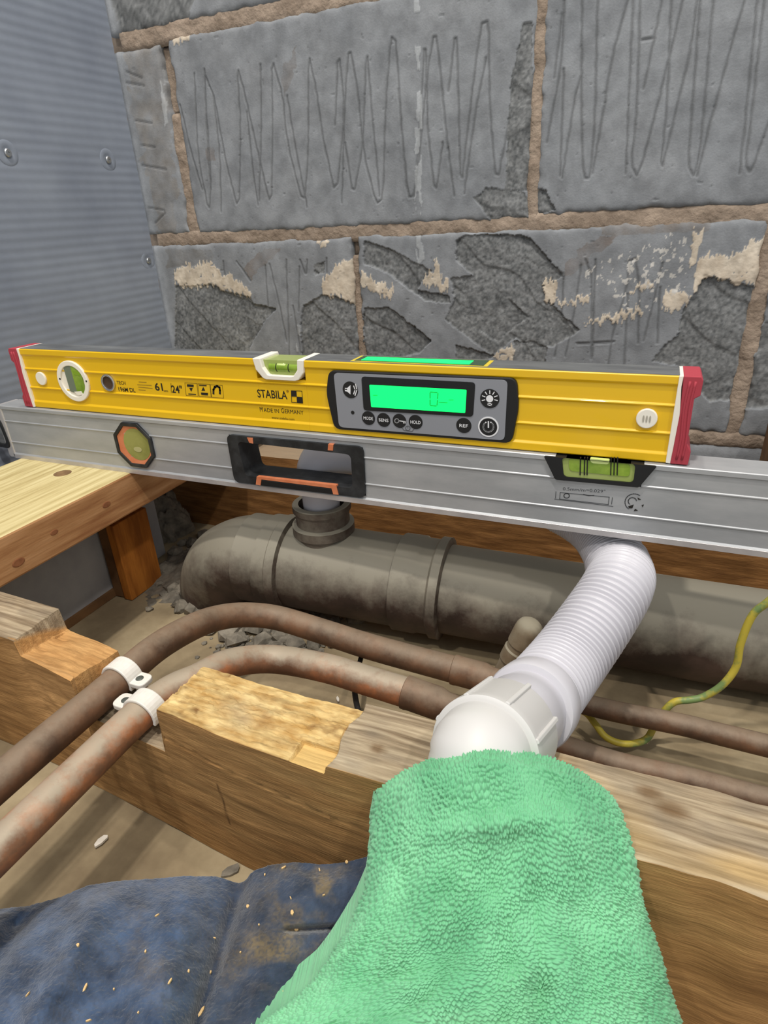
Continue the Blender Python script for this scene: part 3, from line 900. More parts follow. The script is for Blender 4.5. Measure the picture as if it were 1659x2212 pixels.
def jcol(Pt, side, zt_):
    x, y, z = Pt[:, 0], Pt[:, 1], Pt[:, 2]
    if side == 1:
        n = np.clip(fbm(x * 12 + fbm(x * 9, y * 40, 6, 2) * 1.5, y * 420 + 4 * fbm(x * 14, y * 30, 8, 2), 5, 5) * 2.0 - .5, 0, 1)[:, None]
        c = srgb((138, 120, 98)) * (1 - n) + srgb((198, 182, 156)) * n
        gr = np.clip(fbm(x * 60, y * 90, 19, 3) * 2.2 - .9, 0, 1)[:, None] * .5
        c = c * (1 - gr) + srgb((128, 118, 106)) * gr
        wy = np.clip(fbm(x * 20, y * 60, 29, 2) * 2.5 - 1.2, 0, 1)[:, None] * .6 * (x > .55)[:, None]
        c = c * (1 - wy) + srgb((206, 172, 112)) * wy
        for kx, ky, kr in KNOTS:
            kk = np.exp(-(((x - kx) / (kr * 1.5)) ** 2 + ((y - ky) / kr) ** 2) ** 2)[:, None] * .75
            c = c * (1 - kk) + srgb((112, 84, 54)) * kk
        fresh = ((x > .3285) & (x < .4515))[:, None]
        m = np.clip(fbm(x * 110, y * 240, 41, 4) * 1.5 - .25, 0, 1)[:, None]
        cf = srgb((190, 150, 88)) * (1 - m) + srgb((234, 208, 150)) * m
        k = np.clip(fbm(x * 95, y * 150, 47, 3) * 4 - 2.2, 0, 1)[:, None] * np.where((np.abs(x - .345) < .012) | (x > .425), .8, .25)[:, None]
        cf = cf * (1 - k) + srgb((122, 80, 38)) * k
        gg = (np.exp(-((x - .385) / .02) ** 2 - ((y + .205) / .014) ** 2) * .55 * fbm(x * 90, y * 90, 3, 3))[:, None]
        cf = cf * (1 - gg) + srgb((160, 152, 140)) * gg
        pt = ((x > .428) & (x < .4515) & (y < -.2115))[:, None]
        cf = np.where(pt, srgb((228, 194, 128)), cf)
        c = np.where(fresh, cf, c)
        nt_ = ((x > .192) & (x < .25))[:, None]
        m2 = fbm(x * 40, y * 90, 51, 3)[:, None]
        c = np.where(nt_, srgb((186, 136, 82)) * (1 - m2) + srgb((216, 172, 116)) * m2, c)
        return c
    n = fbm(x * 9, z * 110, 7, 5)[:, None]
    c = srgb((152, 112, 68)) * (1 - n) + srgb((188, 148, 98)) * n
    if side == 0:
        torn = (sst(.17, .20, x) * (1 - sst(.245, .252, x)) * sst(-.20, -.15, z) * (.4 + .6 * fbm(x * 50, z * 60, 8, 3)))[:, None]
        c = c * (1 - torn) + srgb((208, 164, 112)) * torn
        crack = (np.exp(-((x - .372 - (z + .17) * -.08) / .0008) ** 2) * (z > -.185) * (z < -.15))[:, None] * .8
        c = c * (1 - crack) + srgb((70, 44, 22)) * crack
        k2 = (np.exp(-((x - .66) / .02) ** 2 - ((z + .16) / .012) ** 2))[:, None] * .5
        c = c * (1 - k2) + srgb((100, 66, 34)) * k2
    return c


V, Fc, cl = beam(JX, yf, yr, ZF + .001, jtop, 70, 110, 4, jfront, jtopd, jcol)
jo = mesh_obj('floor_joist', V, Fc, M['joist'], None, False, cl)
smooth_by_angle(jo, .5)
tag(jo, 'notched wooden floor joist in the foreground carrying the copper pipes', 'joist')

# ------------------------------------------------------------------ SOIL PIPE
SR = .0447
A1 = np.array([.31, .043, -.161]); A2 = np.array([1.1, .098, -.186])
sdir = (A2 - A1) / np.linalg.norm(A2 - A1)


def sp(x):
    return A1 + (A2 - A1) * (x - A1[0]) / (A2[0] - A1[0])


so = thing('soil_pipe', (.4, .04, ZF), 'thick dusty brown soil pipe with elbow and branch lying behind the copper pipes', 'pipe')
lathe_obj('straight_pipe', sp(.415), sp(1.05), [(0, SR - .002), (1, SR - .002)], M['soil'], so, 56)
lathe_obj('socket', sp(.385), sp(.432), [(0, SR), (.02, SR + .003), (.45, SR + .003), (.5, SR + .0015), (.75, SR + .0015), (.8, SR + .0045), (.97, SR + .0045), (1, SR - .001)], M['soil'], so, 56)
lathe_obj('branch_body', sp(.268), sp(.386), [(0, SR), (1, SR)], M['soil'], so, 56)
lathe_obj('socket', sp(.245), sp(.272), [(0, SR + .001), (.05, SR + .004), (.55, SR + .004), (.6, SR + .0055), (.95, SR + .0055), (1, SR)], M['soil'], so, 56)
ep = [sp(.25), sp(.236), sp(.215) + [0, .002, -.003], [.186, .041, -.177], [.166, .047, -.201], [.156, .052, -.23], [.153, .054, -.265]]
P_, q_ = catmull(ep, 40)
tube_obj('elbow', P_, SR - .0005, M['soil'], so, 56)
P2_, _ = catmull([sp(.262), sp(.236), sp(.222)], 14)
tube_obj('elbow_collar', P2_, SR + .0018, M['soil'], so, 56)
bx, by = .3065, .0450
br = lathe_obj('branch_socket', (bx, by, -.160), (bx, by, -.087), [(0, .0275), (.56, .0275), (.58, .0305), (.70, .0305), (.72, .0262), (.90, .0262), (.91, .0285), (.99, .0285), (1, .0275), (1, .0225), (.6, .022)], M['soil'], so, 48)
# dusty stub beside the hose
s0 = atY(1150, 1345, -.018); s1 = atY(1092, 1455, -.022)
st = thing('capped_stub', (float(s1[0]), float(s1[1]), float(s1[2])), 'short dusty capped pipe stub rising beside the white ribbed hose', 'pipe')
lathe_obj('stub_pipe', s1, s1 + (s0 - s1) * .62, [(0, .0100), (.42, .0100), (.46, .0113), (.78, .0113), (.82, .0103), (1, .0103)], M['stub'], st, 28)
lathe_obj('stub_cap', s1 + (s0 - s1) * .6, s0, [(0, .0112), (.6, .0112), (.78, .0108), (.92, .0094), (1.02, .0066), (1.07, .0028)], M['stub'], st, 28)

# ------------------------------------------------------------------ COPPER PIPES
def copper(pts, xc, pts2, label, m, cxyz):
    t = thing('copper_pipe', (float(pts[0][0]), float(pts[0][1]), float(pts[0][2]) - .011), label, 'pipe', 'copper pipes crossing the notched joist')
    P, q = catmull(pts, 150)
    tube_obj('bent_pipe', P, .011, m, t, 28)
    a = np.array(pts[-1]); d = (a - np.array(pts[-2])); d /= np.linalg.norm(d)
    lathe_obj('coupling', a - d * .022, a + d * .030, [(0, .0112), (.01, .0122), (.06, .0124), (.1, .0120), (.5, .0120), (.62, .0100), (.9, .0092), (.95, .0086), (1, .0078)], M['copper'], t, 28)
    b, _ = catmull([a + d * .012] + pts2, 60)
    tube_obj('straight_pipe', b, .0078, M['copper'], t, 24)
    return t


p1 = [(.263, -.62, -.127), (.2625, -.30, -.129), (.262, -.2, -.1305), (.2605, -.152, -.1315), tuple(atZ(410, 1357, -.138)), tuple(atZ(470, 1335, -.147)), tuple(atZ(530, 1328, -.155)), tuple(atY(600, 1335, -.047)), tuple(atY(700, 1365, -.045)), tuple(atY(800, 1397, -.045)), tuple(atY(950, 1438, -.045)), tuple(atY(1035, 1461, -.045))]
copper(p1, .49, [tuple(atY(1300, 1530, -.045)), tuple(atY(1480, 1567, -.045)), tuple(atY(1645, 1608, -.045)), (1.0, -.045, -.186)], 'rear copper pipe, bending sharply left of the joist and running nearest the soil pipe', M['copper'], None)
p2 = [(.303, -.62, -.127), (.3025, -.30, -.129), (.302, -.2, -.1305), tuple(atZ(430, 1465, -.133)), tuple(atZ(500, 1432, -.140)), tuple(atY(590, 1424, -.111)), tuple(atY(700, 1442, -.107)), tuple(atY(800, 1472, -.106)), tuple(atY(900, 1503, -.106)), tuple(atY(935, 1515, -.106))]
copper(p2, .47, [tuple(atY(1300, 1640, -.104)), tuple(atY(1480, 1683, -.104)), tuple(atY(1645, 1726, -.104)), (1.0, -.104, -.176)], 'front copper pipe with worn orange bend, running closest behind the notched joist', M['copper_bare'], None)


# white saddle clips, one over each pipe
def clip(cx, cy, cz, side, label):
    t = thing('pipe_clip', (cx, cy, -.143), label, 'pipe clip', 'white plastic pipe clips in the joist notch')
    r0, r1 = .0112, .0136
    prof = [(cx + r1 * math.cos(a), cz + r1 * math.sin(a)) for a in np.linspace(-.35, math.pi + .35, 22)]
    prof2 = [(cx + r0 * math.cos(a), cz + r0 * math.sin(a)) for a in np.linspace(math.pi + .35, -.35, 22)]
    o = plate('saddle', prof + prof2, cy - .0065, cy + .0065, M['white_old'], t, .0008)
    # flat lug carrying the screw
    lx = cx + side * .0165
    lug = roundpoly([(lx - .0075, cy - .0065), (lx + .0075, cy - .0065), (lx + .0075, cy + .0065), (lx - .0075, cy + .0065)], .005)
    n = len(lug)
    zt_ = cz + .0035
    v = [(a, b, zt_ - .004) for a, b in lug] + [(a, b, zt_) for a, b in lug]
    f = [tuple(range(n - 1, -1, -1)), tuple(range(n, 2 * n))] + [(i, (i + 1) % n, (i + 1) % n + n, i + n) for i in range(n)]
    l = mesh_obj('lug', v, f, M['white_old'], t); bevel(l, .0008)
    lathe_obj('screw', (lx, cy, zt_ - .001), (lx, cy, zt_ + .0006), [(0, .0028), (.8, .0028), (1, .0022)], M['screwdark'], l, 18)
    lathe_obj('post', (lx, cy, -.143), (lx, cy, zt_ - .003), [(0, .004), (1, .004)], M['white_old'], t, 16)
    return t


clip(.262, -.184, -.1308, 1, 'white pipe clip over the rear copper pipe in the joist notch')
clip(.302, -.205, -.1305, -1, 'stained white pipe clip over the front copper pipe in the joist notch')

# ------------------------------------------------------------------ WHITE WASTE PIPE + RIBBED HOSE
wp = thing('waste_pipe', (bx, by, -.12), 'rigid white waste pipe rising from the soil pipe branch behind the silver level', 'pipe')
lathe_obj('riser', (bx, by, -.125), (bx, by, -.062), [(0, .0178), (1, .0178)], M['white'], wp, 36)
P_, _ = catmull([(bx, by, -.066), (bx + .001, by, -.052), (bx + .012, by + .001, -.038), (bx + .030, by + .003, -.034), (bx + .042, by + .004, -.034)], 24)
tube_obj('elbow', P_, .0205, M['white'], wp, 36)
e1 = np.array([bx + .036, by + .004, -.034]); e2 = np.array([.500, .056, -.060])
lathe_obj('run', e1, e2, [(0, .0178), (1, .0178)], M['white'], wp, 36)

HP = [(.492, .056, -.060), (.530, .055, -.0665), (.561, .040, -.0765), tuple(atY(1337, 1228, .003)), tuple(atY(1333, 1268, -.03)), tuple(atY(1290, 1338, -.062)), tuple(atY(1222, 1432, -.102)), tuple(atY(1158, 1513, -.146))]
fx = thing('flexible_connector', (float(HP[-1][0]), float(HP[-1][1]), -.1), 'white ribbed flexible waste hose with collar and nut, reaching into the green cloth', 'hose')
P_, q_ = catmull(HP, 420)
Ltot = q_[-1]
i0 = int(420 * .14)
pitch = .0046
env = np.full(420, .0222)
rad = env + .0016 * np.sin(q_ * 2 * math.pi / pitch)
rad = np.where(q_ < Ltot * .40, .0222 + .00045 * np.sin(q_ * 2 * math.pi / (pitch * .6)), rad)
rad[:i0] = np.linspace(.0200, .0220, i0)
v, f = tube(P_, rad, 48)
ho = mesh_obj('ribbed_hose', v, f, M['white'], fx, True)
ca = np.array(HP[-1]); cb = np.array(atY(1064, 1605, -.212)); cdv = cb - ca; cdv /= np.linalg.norm(cdv)
lathe_obj('collar', ca - cdv * .002, ca + cdv * .0165, [(0, .0222), (.02, .0246), (.1, .0254), (.86, .0254), (.97, .0246), (1, .0210)], M['white'], fx, 56)
lathe_obj('sleeve', ca + cdv * .014, ca + cdv * .060, [(0, .0212), (.25, .0212), (.3, .0224), (.9, .0226), (1, .0215)], M['white'], fx, 56)
n0 = ca + cdv * .049; n1 = n0 + cdv * .036
nut = lathe_obj('union_nut', n0, n1, [(0, .0222), (.02, .0248), (.08, .0256), (.80, .0256), (.84, .0260), (.97, .0260), (1, .0242)], M['nutwhite'], fx, 64)
u = np.cross(cdv, [0, 0, 1]); u /= np.linalg.norm(u); w = np.cross(u, cdv)
for k in range(8):
    a = k * math.pi / 4 + .25
    rdir = math.cos(a) * u + math.sin(a) * w; td = np.cross(cdv, rdir)
    v = []
    for s_ in (.001, .0345):
        for rr, tw in ((.0246, -.0016), (.0246, .0016), (.0269, .0011), (.0269, -.0011)):
            v.append(n0 + cdv * s_ + rdir * rr + td * tw)
    f = [(3, 2, 1, 0), (4, 5, 6, 7), (0, 1, 5, 4), (1, 2, 6, 5), (2, 3, 7, 6), (3, 0, 4, 7)]
    bevel(mesh_obj('grip_rib', v, f, M['nutwhite'], nut), .0005)
nE = n0 + cdv * .035
P_, q_ = catmull([tuple(n0 + cdv * .030), tuple(nE), tuple(nE + cdv * .004), tuple(nE + cdv * .008 + np.array([0, -.002, -.008])), tuple(nE + cdv * .011 + np.array([0, -.008, -.026])), tuple(nE + cdv * .011 + np.array([0, -.012, -.046]))], 40)
tube_obj('tail', P_, .0220 + .0008 * sst_(q_ / q_[-1]), M['nutwhite'], fx, 56)

# ------------------------------------------------------------------ EARTH WIRE, CABLE
wpts = [(1740, 1235, -.012), (1659, 1300, -.012), (1625, 1330, -.012), (1600, 1390, -.014), (1590, 1440, -.016), (1560, 1480, -.02), (1520, 1505, -.023), (1490, 1512, -.026), (1458, 1516, -.028), (1436, 1535, -.03), (1414, 1568, -.030), (1394, 1598, -.041), (1350, 1607, -.050), (1310, 1593, -.050), (1285, 1563, -.043), (1268, 1542, -.036), (1245, 1530, -.03)]
P_, _ = catmull([tuple(atY(a, b, c)) for a, b, c in wpts], 160)
o = tube_obj('earth_wire', P_, .0026, M['wire'], None, 14)
tag(o, 'green and yellow earth wire looping over the copper pipes right of the hose', 'wire')
P_, _ = catmull([tuple(atY(786, 1400, -.025)), tuple(atY(776, 1435, -.055)), tuple(atY(766, 1480, -.09)), tuple(atY(772, 1528, -.118)), tuple(atY(785, 1560, -.13))], 40)
o = tube_obj('cable', P_, .0022, M['cable'], None, 12)
tag(o, 'thin black cable passing beneath both copper pipes behind the joist', 'cable')

# ------------------------------------------------------------------ SILVER LEVEL
AY, AB = -.004, .022
AT, AZ = -.0004, -.0585
al = thing('spirit_level', (.31, .009, AZ), 'long worn silver box level with black hand hole, lying under the yellow level', 'spirit level')


def extr(prof, x0, x1):
    """profile of (y,z), extruded along x"""
    a = sum(prof[i][0] * prof[(i + 1) % len(prof)][1] - prof[(i + 1) % len(prof)][0] * prof[i][1] for i in range(len(prof)))
    if a < 0: prof = prof[::-1]
    n = len(prof)
    v = [(x0, y, z) for y, z in prof] + [(x1, y, z) for y, z in prof]
    f = [tuple(range(n - 1, -1, -1)), tuple(range(n, 2 * n))] + [(i, (i + 1) % n, (i + 1) % n + n, i + n) for i in range(n)]
    return v, f


def aprof(z0, z1, lipb, lipt):
    pts = []
    r = .0012
    g = [AT - .29 * .058, AT - .69 * .058]
    front = []
    zz_ = z0
    if lipb: front += [(AY, z0), (AY, z0 + .0045), (AY + r, z0 + .0058)]
    else: front += [(AY + r, z0)]
    for gz in sorted(g):
        if z0 + .007 < gz < z1 - .005:
            front += [(AY + r, gz - .0012), (AY + r - .0007, gz - .0004), (AY + r - .0007, gz + .0003), (AY + r, gz + .0009)]
    if lipt: front += [(AY + r, z1 - .0045), (AY, z1 - .0036), (AY, z1 - .0006), (AY + .0006, z1)]
    else: front += [(AY + r, z1)]
    return front + [(AB, z1), (AB, z0)]


HL = XZ([(490, 938), (785, 965), (790, 1073), (508, 1040)], AY)      # outside of hand-hole frame
hx0, hx1 = HL[0][0] + .001, HL[1][0] - .001
hz0, hz1 = -.0515, -.0085
ax0, ax1 = -.046, 1.15
cvx0, cvx1 = XZ([(1175, 984), (1420, 1003)], AY)[0][0], XZ([(1175, 984), (1420, 1003)], AY)[1][0]
parts = [extr(aprof(AZ, AT, 1, 1), ax0 + .004, hx0), extr(aprof(AZ, hz0, 1, 0), hx0, hx1), extr(aprof(hz1, AT, 0, 1), hx0, hx1),
         extr(aprof(AZ, AT, 1, 1), hx1, cvx0 + .008), extr(aprof(AZ, -.0180, 1, 0), cvx0 + .008, cvx1 - .008), extr(aprof(AZ, AT, 1, 1), cvx1 - .008, ax1)]
v, f = join(parts)
body = mesh_obj('body', v, f, M['alu'], al)
# worn bright lower lip
mesh_obj('worn_edge', *extr([(AY - .0002, AZ - .0001), (AY - .0002, AZ + .0042), (AY + .001, AZ + .0052), (AY + .001, AZ - .0001)], ax0 + .006, ax1), M['alu_edge'], al)
# end cap with an oval hole lining
ec = plate('end_cap', roundpoly([(ax0 - .004, AZ), (ax0 + .006, AZ), (ax0 + .006, AT), (ax0 - .004, AT)], .004), AY, AB, M['alu_edge'], al, .001)
oc = XZ([(0, 945)], AY)[0]
oo = roundpoly([(oc[0] - .014, -.047), (oc[0] + .014, -.049), (oc[0] + .010, -.012), (oc[0] - .014, -.010)], .010, 8)
ii = [(oc[0] + (a - oc[0]) * .62, -.030 + (b + .030) * .74) for a, b in oo]
ring_ = mesh_obj('hole_rim', *ringXZ(oo, ii, AY - .001, AY + .003), M['blackworn'], al)
bevel(ring_, .001)
mesh_obj('hole_lining', *prismXZ(ii, AY + .0008, AY + .003), M['aludark'], al)
# octagonal end vial
vc = XZ([(290, 962)], AY)[0]
octo = lambda r: [(vc[0] + r * 1.03 * math.cos(a), vc[1] + r * math.sin(a)) for a in np.arange(8) * math.pi / 4 + math.pi / 8]
R8 = .0243
vf = mesh_obj('vial_frame', *ringXZ(octo(R8), octo(R8 * .84), AY - .0012, AY + .006), M['blackworn'], al); bevel(vf, .0006)
oc_out = [p for p in circ(vc[0], vc[1], R8 * .86, 40)]
oc_in = [p for p in circ(vc[0] + .0032, vc[1] + .001, R8 * .66, 40)]
v, f = ringXZ(oc_out, oc_in, AY - .0002, AY + .006)
v = [(a, b + (.0008 if 40 <= i < 80 else 0), c) for i, (a, b, c) in enumerate(v)]
smooth_by_angle(mesh_obj('vial_bezel', v, f, M['orange'], vf), .8)
vv = mesh_obj('vial', *prismXZ(oc_in, AY + .0004, AY + .007), M['olive'], vf)
mesh_obj('bubble', *prismXZ(circ(vc[0] + .003, vc[1] - .004, .005, 20, .0026), AY + .0001, AY + .003), mat('vial_glint', (176, 172, 120), rough=.2), vv)
# hand hole
FR = roundpoly([(HL[0][0], HL[0][1]), (HL[1][0], HL[1][1]), (HL[2][0], HL[2][1] - .001), (HL[3][0], HL[3][1])], .006, 6)
OP = XZ([(514, 953), (759, 981), (763, 1054), (532, 1027)], AY)
OPi = roundpoly(OP, .005, 6)
v, f = ringXZ(FR, OPi, AY - .0012, AB + .0012)
n = len(FR)
hh = mesh_obj('hand_hole', v, f, M['blackworn'], al)
smooth_by_angle(hh, .5)
for (a, b, c, d_) in [((536, 944), (548, 945), (549, 957), (541, 955)), ((711, 958), (722, 959), (721, 972), (710, 971))]:
    plate('orange_tab', XZ([a, b, c, d_], AY), AY - .0018, AY + .002, M['orange'], hh)
plate('orange_trim', XZ([(557, 1028), (728, 1047), (733, 1067), (722, 1066), (718, 1053), (567, 1034), (565, 1047), (555, 1045)], AY), AY - .0019, AY + .002, M['orange'], hh)
plate('grip_strip', XZ([(568, 1035), (717, 1054), (721, 1066), (566, 1047)], AY), AY - .0021, AY + .002, M['black'], hh, .0004)
# centre vial below the yellow level
CV = XZ([(1175, 984), (1420, 1003), (1380, 1052), (1200, 1035)], AY)
CVo = [(CV[0][0], AT - .0004), (CV[1][0], AT - .0004), (CV[2][0], CV[2][1]), (CV[3][0], CV[3][1])]
VI = XZ([(1214, 986), (1373, 1002), (1368, 1042), (1218, 1029)], AY)
VIi = [(VI[0][0], AT - .0004), (VI[1][0], AT - .0004), (VI[2][0], VI[2][1]), (VI[3][0], VI[3][1])]
cf = mesh_obj('centre_vial_frame', *ringXZ(roundpoly(CVo, .0015), roundpoly(VIi, .003), AY - .0012, AB), M['black'], al)
vb = plate('centre_vial', roundpoly(VIi, .003), AY + .0002, AB - .002, M['vial_light'], cf)
plate('vial_tube', roundpoly(XZ([(1228, 990), (1362, 1003), (1360, 1030), (1230, 1017)], AY), .003), AY - .0002, AY + .004, M['vialgreen'], vb)
plate('bubble', roundpoly(XZ([(1273, 990), (1318, 994), (1314, 1003), (1278, 1000)], AY), .0015), AY - .0004, AY + .003, M['bubble'], vb)
for a in (1253, 1262, 1268, 1319, 1326, 1333):
    plate('vial_mark', XZ([(a, 988), (a + 2.5, 988), (a + 1.5, 1026), (a - 1, 1026)], AY), AY - .0006, AY + .001, M['print'], vb)
# printed marks
tx = XZ([(1215, 1061), (1307, 1067)], AY)
text_obj('printed_tolerance', '0.5mm/m=0.029°', tx[0][0], tx[1][0], tx[0][1] + .0003, .0024, AY + .0011, M['printgrey'], al, .004, (tx[1][1] - tx[0][1]) / (tx[1][0] - tx[0][0]))


def strokes(name, lines, w, y, m, parent, plane):
    """thin flat strokes through pixel polylines on the plane"""
    parts = []
    for ln in lines:
        P = XZ(ln, plane)
        for (a, b), (c, d_) in zip(P[:-1], P[1:]):
            L_ = math.hypot(c - a, d_ - b) + 1e-9; nx_, nz_ = -(d_ - b) / L_ * w / 2, (c - a) / L_ * w / 2
            ex_, ez_ = (c - a) / L_ * w * .4, (d_ - b) / L_ * w * .4
            parts.append(([(a + nx_ - ex_, y, b + nz_ - ez_), (a - nx_ - ex_, y, b - nz_ - ez_), (c - nx_ + ex_, y, d_ - nz_ + ez_), (c + nx_ + ex_, y, d_ + nz_ + ez_)], [(0, 1, 2, 3)]))
    v, f = join(parts)
    return mesh_obj(name, v, f, m, parent)


yp = AY + .0010
strokes('printed_level_icon', [[(1210, 1064), (1316, 1074), (1314, 1090), (1209, 1078), (1210, 1064)], [(1198, 1078), (1324, 1094)], [(1201, 1062), (1200, 1076)], [(1323, 1075), (1321, 1089)], [(1260, 1068), (1272, 1071), (1283, 1070)]], .0005, yp, M['printgrey'], al, yp)
strokes('printed_dot_icon', [[(1224 + 6 * math.cos(a), 1071 + 5 * math.sin(a)) for a in np.linspace(0, 6.3, 14)]], .0006, yp, M['printgrey'], al, yp)
strokes('printed_magnet_icon', [[(1370 - 20 * math.cos(a), 1085 - 18 * math.sin(a)) for a in np.linspace(-.9, 2.2, 14)], [(1366 - 9 * math.cos(a), 1083 - 8 * math.sin(a)) for a in np.linspace(-.9, 3, 12)]], .0006, yp, M['printgrey'], al, yp)
for q in ([(1357, 1094), (1369, 1090), (1366, 1098), (1359, 1098)], [(1377, 1075), (1385, 1079), (1379, 1080)], [(1372, 1099), (1378, 1103), (1369, 1104)], [(1386, 1091), (1391, 1090), (1388, 1096)]):
    plate('printed_fleck', XZ(q, yp), yp - .0001, yp + .0002, M['print'], al)

# ------------------------------------------------------------------ YELLOW LEVEL
YH, YB = .0588, .0272
yl = thing('digital_spirit_level', (.305, .0136, 0.0), 'short yellow digital level with glowing green screen and red end caps', 'spirit level')


def yprof(top):
    r = .0014
    pr = [(.0008, 0), (0, .0008), (0, .0058), (.0006, .0066), (r, .0076), (r, .0190), (.0002, .0201), (.0002, .0209), (r, .0216), (r, .0378), (.0002, .0389), (.0002, .0397), (r, .0404)]
    if top: pr += [(r, .0518), (.0006, .0528), (0, .0536), (0, .0582), (.0006, YH)]
    else: pr += [(r, .0424)]
    back = [(YB - y, z) for y, z in pr[::-1]]
    return pr + back


ox0, ox1 = .2825, .3285
parts = [extr(yprof(1), .0085, ox0), extr(yprof(0), ox0, ox1), extr(yprof(1), ox1, .6010)]
v, f = join(parts)
yb = mesh_obj('body', v, f, M['yellow'], yl)
bevel(yb, .0003, 2)
for a, b in ((.0085, ox0 + .0002), (ox1 - .0002, .6010)):
    mesh_obj('top_edge', *boxmesh(a, b, .0012, YB - .0006, YH - .0004, YH + .0003), M['aludark'], yl)
mesh_obj('base_edge', *boxmesh(.010, .600, .0015, YB - .0015, -.0001, .0004), M['aludark'], yl)


# end caps: cream insert + red rubber
def endcap(xa, sgn, nm):
    w0 = xa
    ins = [(w0, 0.0006), (w0 - sgn * .0022, .0012), (w0 - sgn * .0048, .0085), (w0 - sgn * .0052, .029), (w0 - sgn * .0048, .050), (w0 - sgn * .0022, .0578), (w0, .0585)]
    xw = w0 + sgn * .0028
    insert = [(xw, 0.0004), (xw, .0586)] if False else None
    c = thing_part = plate('cap_insert', [(w0 - sgn * .0006, .0005), (w0 + sgn * .0025, .0002), (w0 + sgn * .0030, .012), (w0 + sgn * .0034, .034), (w0 + sgn * .0016, .052), (w0 + sgn * .0020, .0592), (w0 - sgn * .0006, .0590)], -.0009, YB + .0009, M['capwhite'], yl, .0004)
    x2 = w0 + sgn * .0130
    red = [(w0 + sgn * .0022, .0003), (x2 + sgn * .0, .0003), (x2 + sgn * .0004, .010), (x2 - sgn * .0026, .015), (x2 - sgn * .0030, .045), (x2 + sgn * .0002, .047), (x2 + sgn * .0004, .0570), (x2 - sgn * .001, .0592), (w0 + sgn * .0018, .0592), (w0 + sgn * .0032, .034), (w0 + sgn * .0026, .012)]
    rc = plate('end_cap', red, -.0014, YB + .0014, M['red'], yl, .0006)
    for k, xo in enumerate((.0056, .0088)):
        pts = [(w0 + sgn * (xo + .0006 * math.sin(t * 7)), .004 + .052 * t) for t in np.linspace(0, 1, 16)]
        P3 = [(a, -.0014, b) for a, b in pts]
        v, f = tube(np.array(P3), .0008, 8)
        mesh_obj('cap_ridge', v, f, M['red'], rc, True)
    return c


endcap(.6012, 1, 'r')
endcap(.0083, -1, 'l')
# left vertical vial
lc = (.0712, .0297)
lv = mesh_obj('plumb_vial_frame', *ringXZ(circ(lc[0], lc[1], .0198, 48), circ(lc[0], lc[1], .0150, 48), -.0008, .008), M['capwhite'], yl)
bevel(lv, .0006)
fill = prismXZ(circ(lc[0], lc[1], .0152, 40), .0006, .006)
mesh_obj('vial_backing', *fill, M['capwhite'], lv)
LG = XZ([(136, 790), (150, 786), (168, 850), (152, 845)], 0); RG = XZ([(150, 786), (162, 789), (172, 796), (187, 850), (180, 853), (168, 850)], 0)
plate('window', LG, -.0002, .003, M['vialgrey'], lv)
vt = plate('vial_tube', RG, -.0003, .003, M['vialgreen'], lv)
plate('bubble', XZ([(157, 800), (172, 803), (174, 812), (160, 809)], 0), -.0005, .002, mat('plumb_bubble', (128, 160, 40), rough=.2), vt)
plate('window_foot', XZ([(161, 846), (176, 845), (181, 852), (170, 854)], 0), -.0006, .002, M['capwhite'], lv)
for a, b in ((131, 818), (188, 823)):
    c_ = XZ([(a, b)], 0)[0]
    plate('pin', circ(c_[0], c_[1], .0009, 12), -.0011, .001, M['black'], lv)
# bare rivet and plugs
c_ = XZ([(233, 827)], 0)[0]
rv = mesh_obj('rivet_ring', *ringXZ(circ(c_[0], c_[1], .0080, 32), circ(c_[0], c_[1], .0062, 32), -.0006, .004), M['chrome'], yl); bevel(rv, .0004)
plate('rivet_hole', circ(c_[0], c_[1], .0063, 28), .0010, .004, M['hole'], rv)
c_ = XZ([(88, 818)], 0)[0]
plate('plug', circ(c_[0], c_[1], .0066, 28), -.0004, .003, M['capwhite'], yl, .0006)
c_ = XZ([(1397, 904)], 0)[0]
pg = plate('plug', circ(c_[0], c_[1], .0066, 36), -.0010, .003, M['capwhite'], yl, .0006)
for dx in (-.002, 0, .002):
    plate('plug_slot', circ(c_[0] + dx, c_[1], .0006, 16, .0024), -.0013, .001, mat('plug_slot_grey', (170, 164, 150), rough=.5), pg)
# top vial: white saddle, pale block, green tube
US = [(.2815, .0592), (.2835, .0500), (.2895, .0432), (.2925, .0422), (.3200, .0422), (.3235, .0432), (.3285, .0490), (.3297, .0592)]
UI = [(.2890, .0594), (.2905, .0520), (.2945, .0464), (.2965, .0458), (.3165, .0458), (.3190, .0464), (.3228, .0510), (.3236, .0594)]
n = len(US)
v = []; f = []
for y in (-.0012, YB + .0008):
    v += [(a, y, b) for a, b in US] + [(a, y, b) for a, b in UI]
for i in range(n - 1):
    f += [(i, i + 1, n + i + 1, n + i), (2 * n + i + 1, 2 * n + i, 3 * n + i, 3 * n + i + 1), (i + 1, i, 2 * n + i, 2 * n + i + 1), (n + i, n + i + 1, 3 * n + i + 1, 3 * n + i)]
f += [(0, n, 3 * n, 2 * n), (n - 1, 3 * n - 1, 4 * n - 1, 2 * n - 1)]
ts = mesh_obj('vial_saddle', v, f, M['capwhite'], yl)
bevel(ts, .0007)
vb = plate('vial_block', [(a, b - .0018 if b > .057 else b) for a, b in UI], .003, YB - .003, M['vial_light'], ts)
v, f = seg_tube((.2945, .0055, .0515), (.3225, .0055, .0515), [(0, .0040), (1, .0040)], 24)
vt = smooth_by_angle(mesh_obj('vial_tube', v, f, M['vialgreen'], vb))
v, f = seg_tube((.3015, .0050, .0528), (.3110, .0050, .0528), [(0, .001), (.1, .0030), (.9, .0030), (1, .001)], 16)
mesh_obj('bubble', v, f, M['bubble'], vt, True)
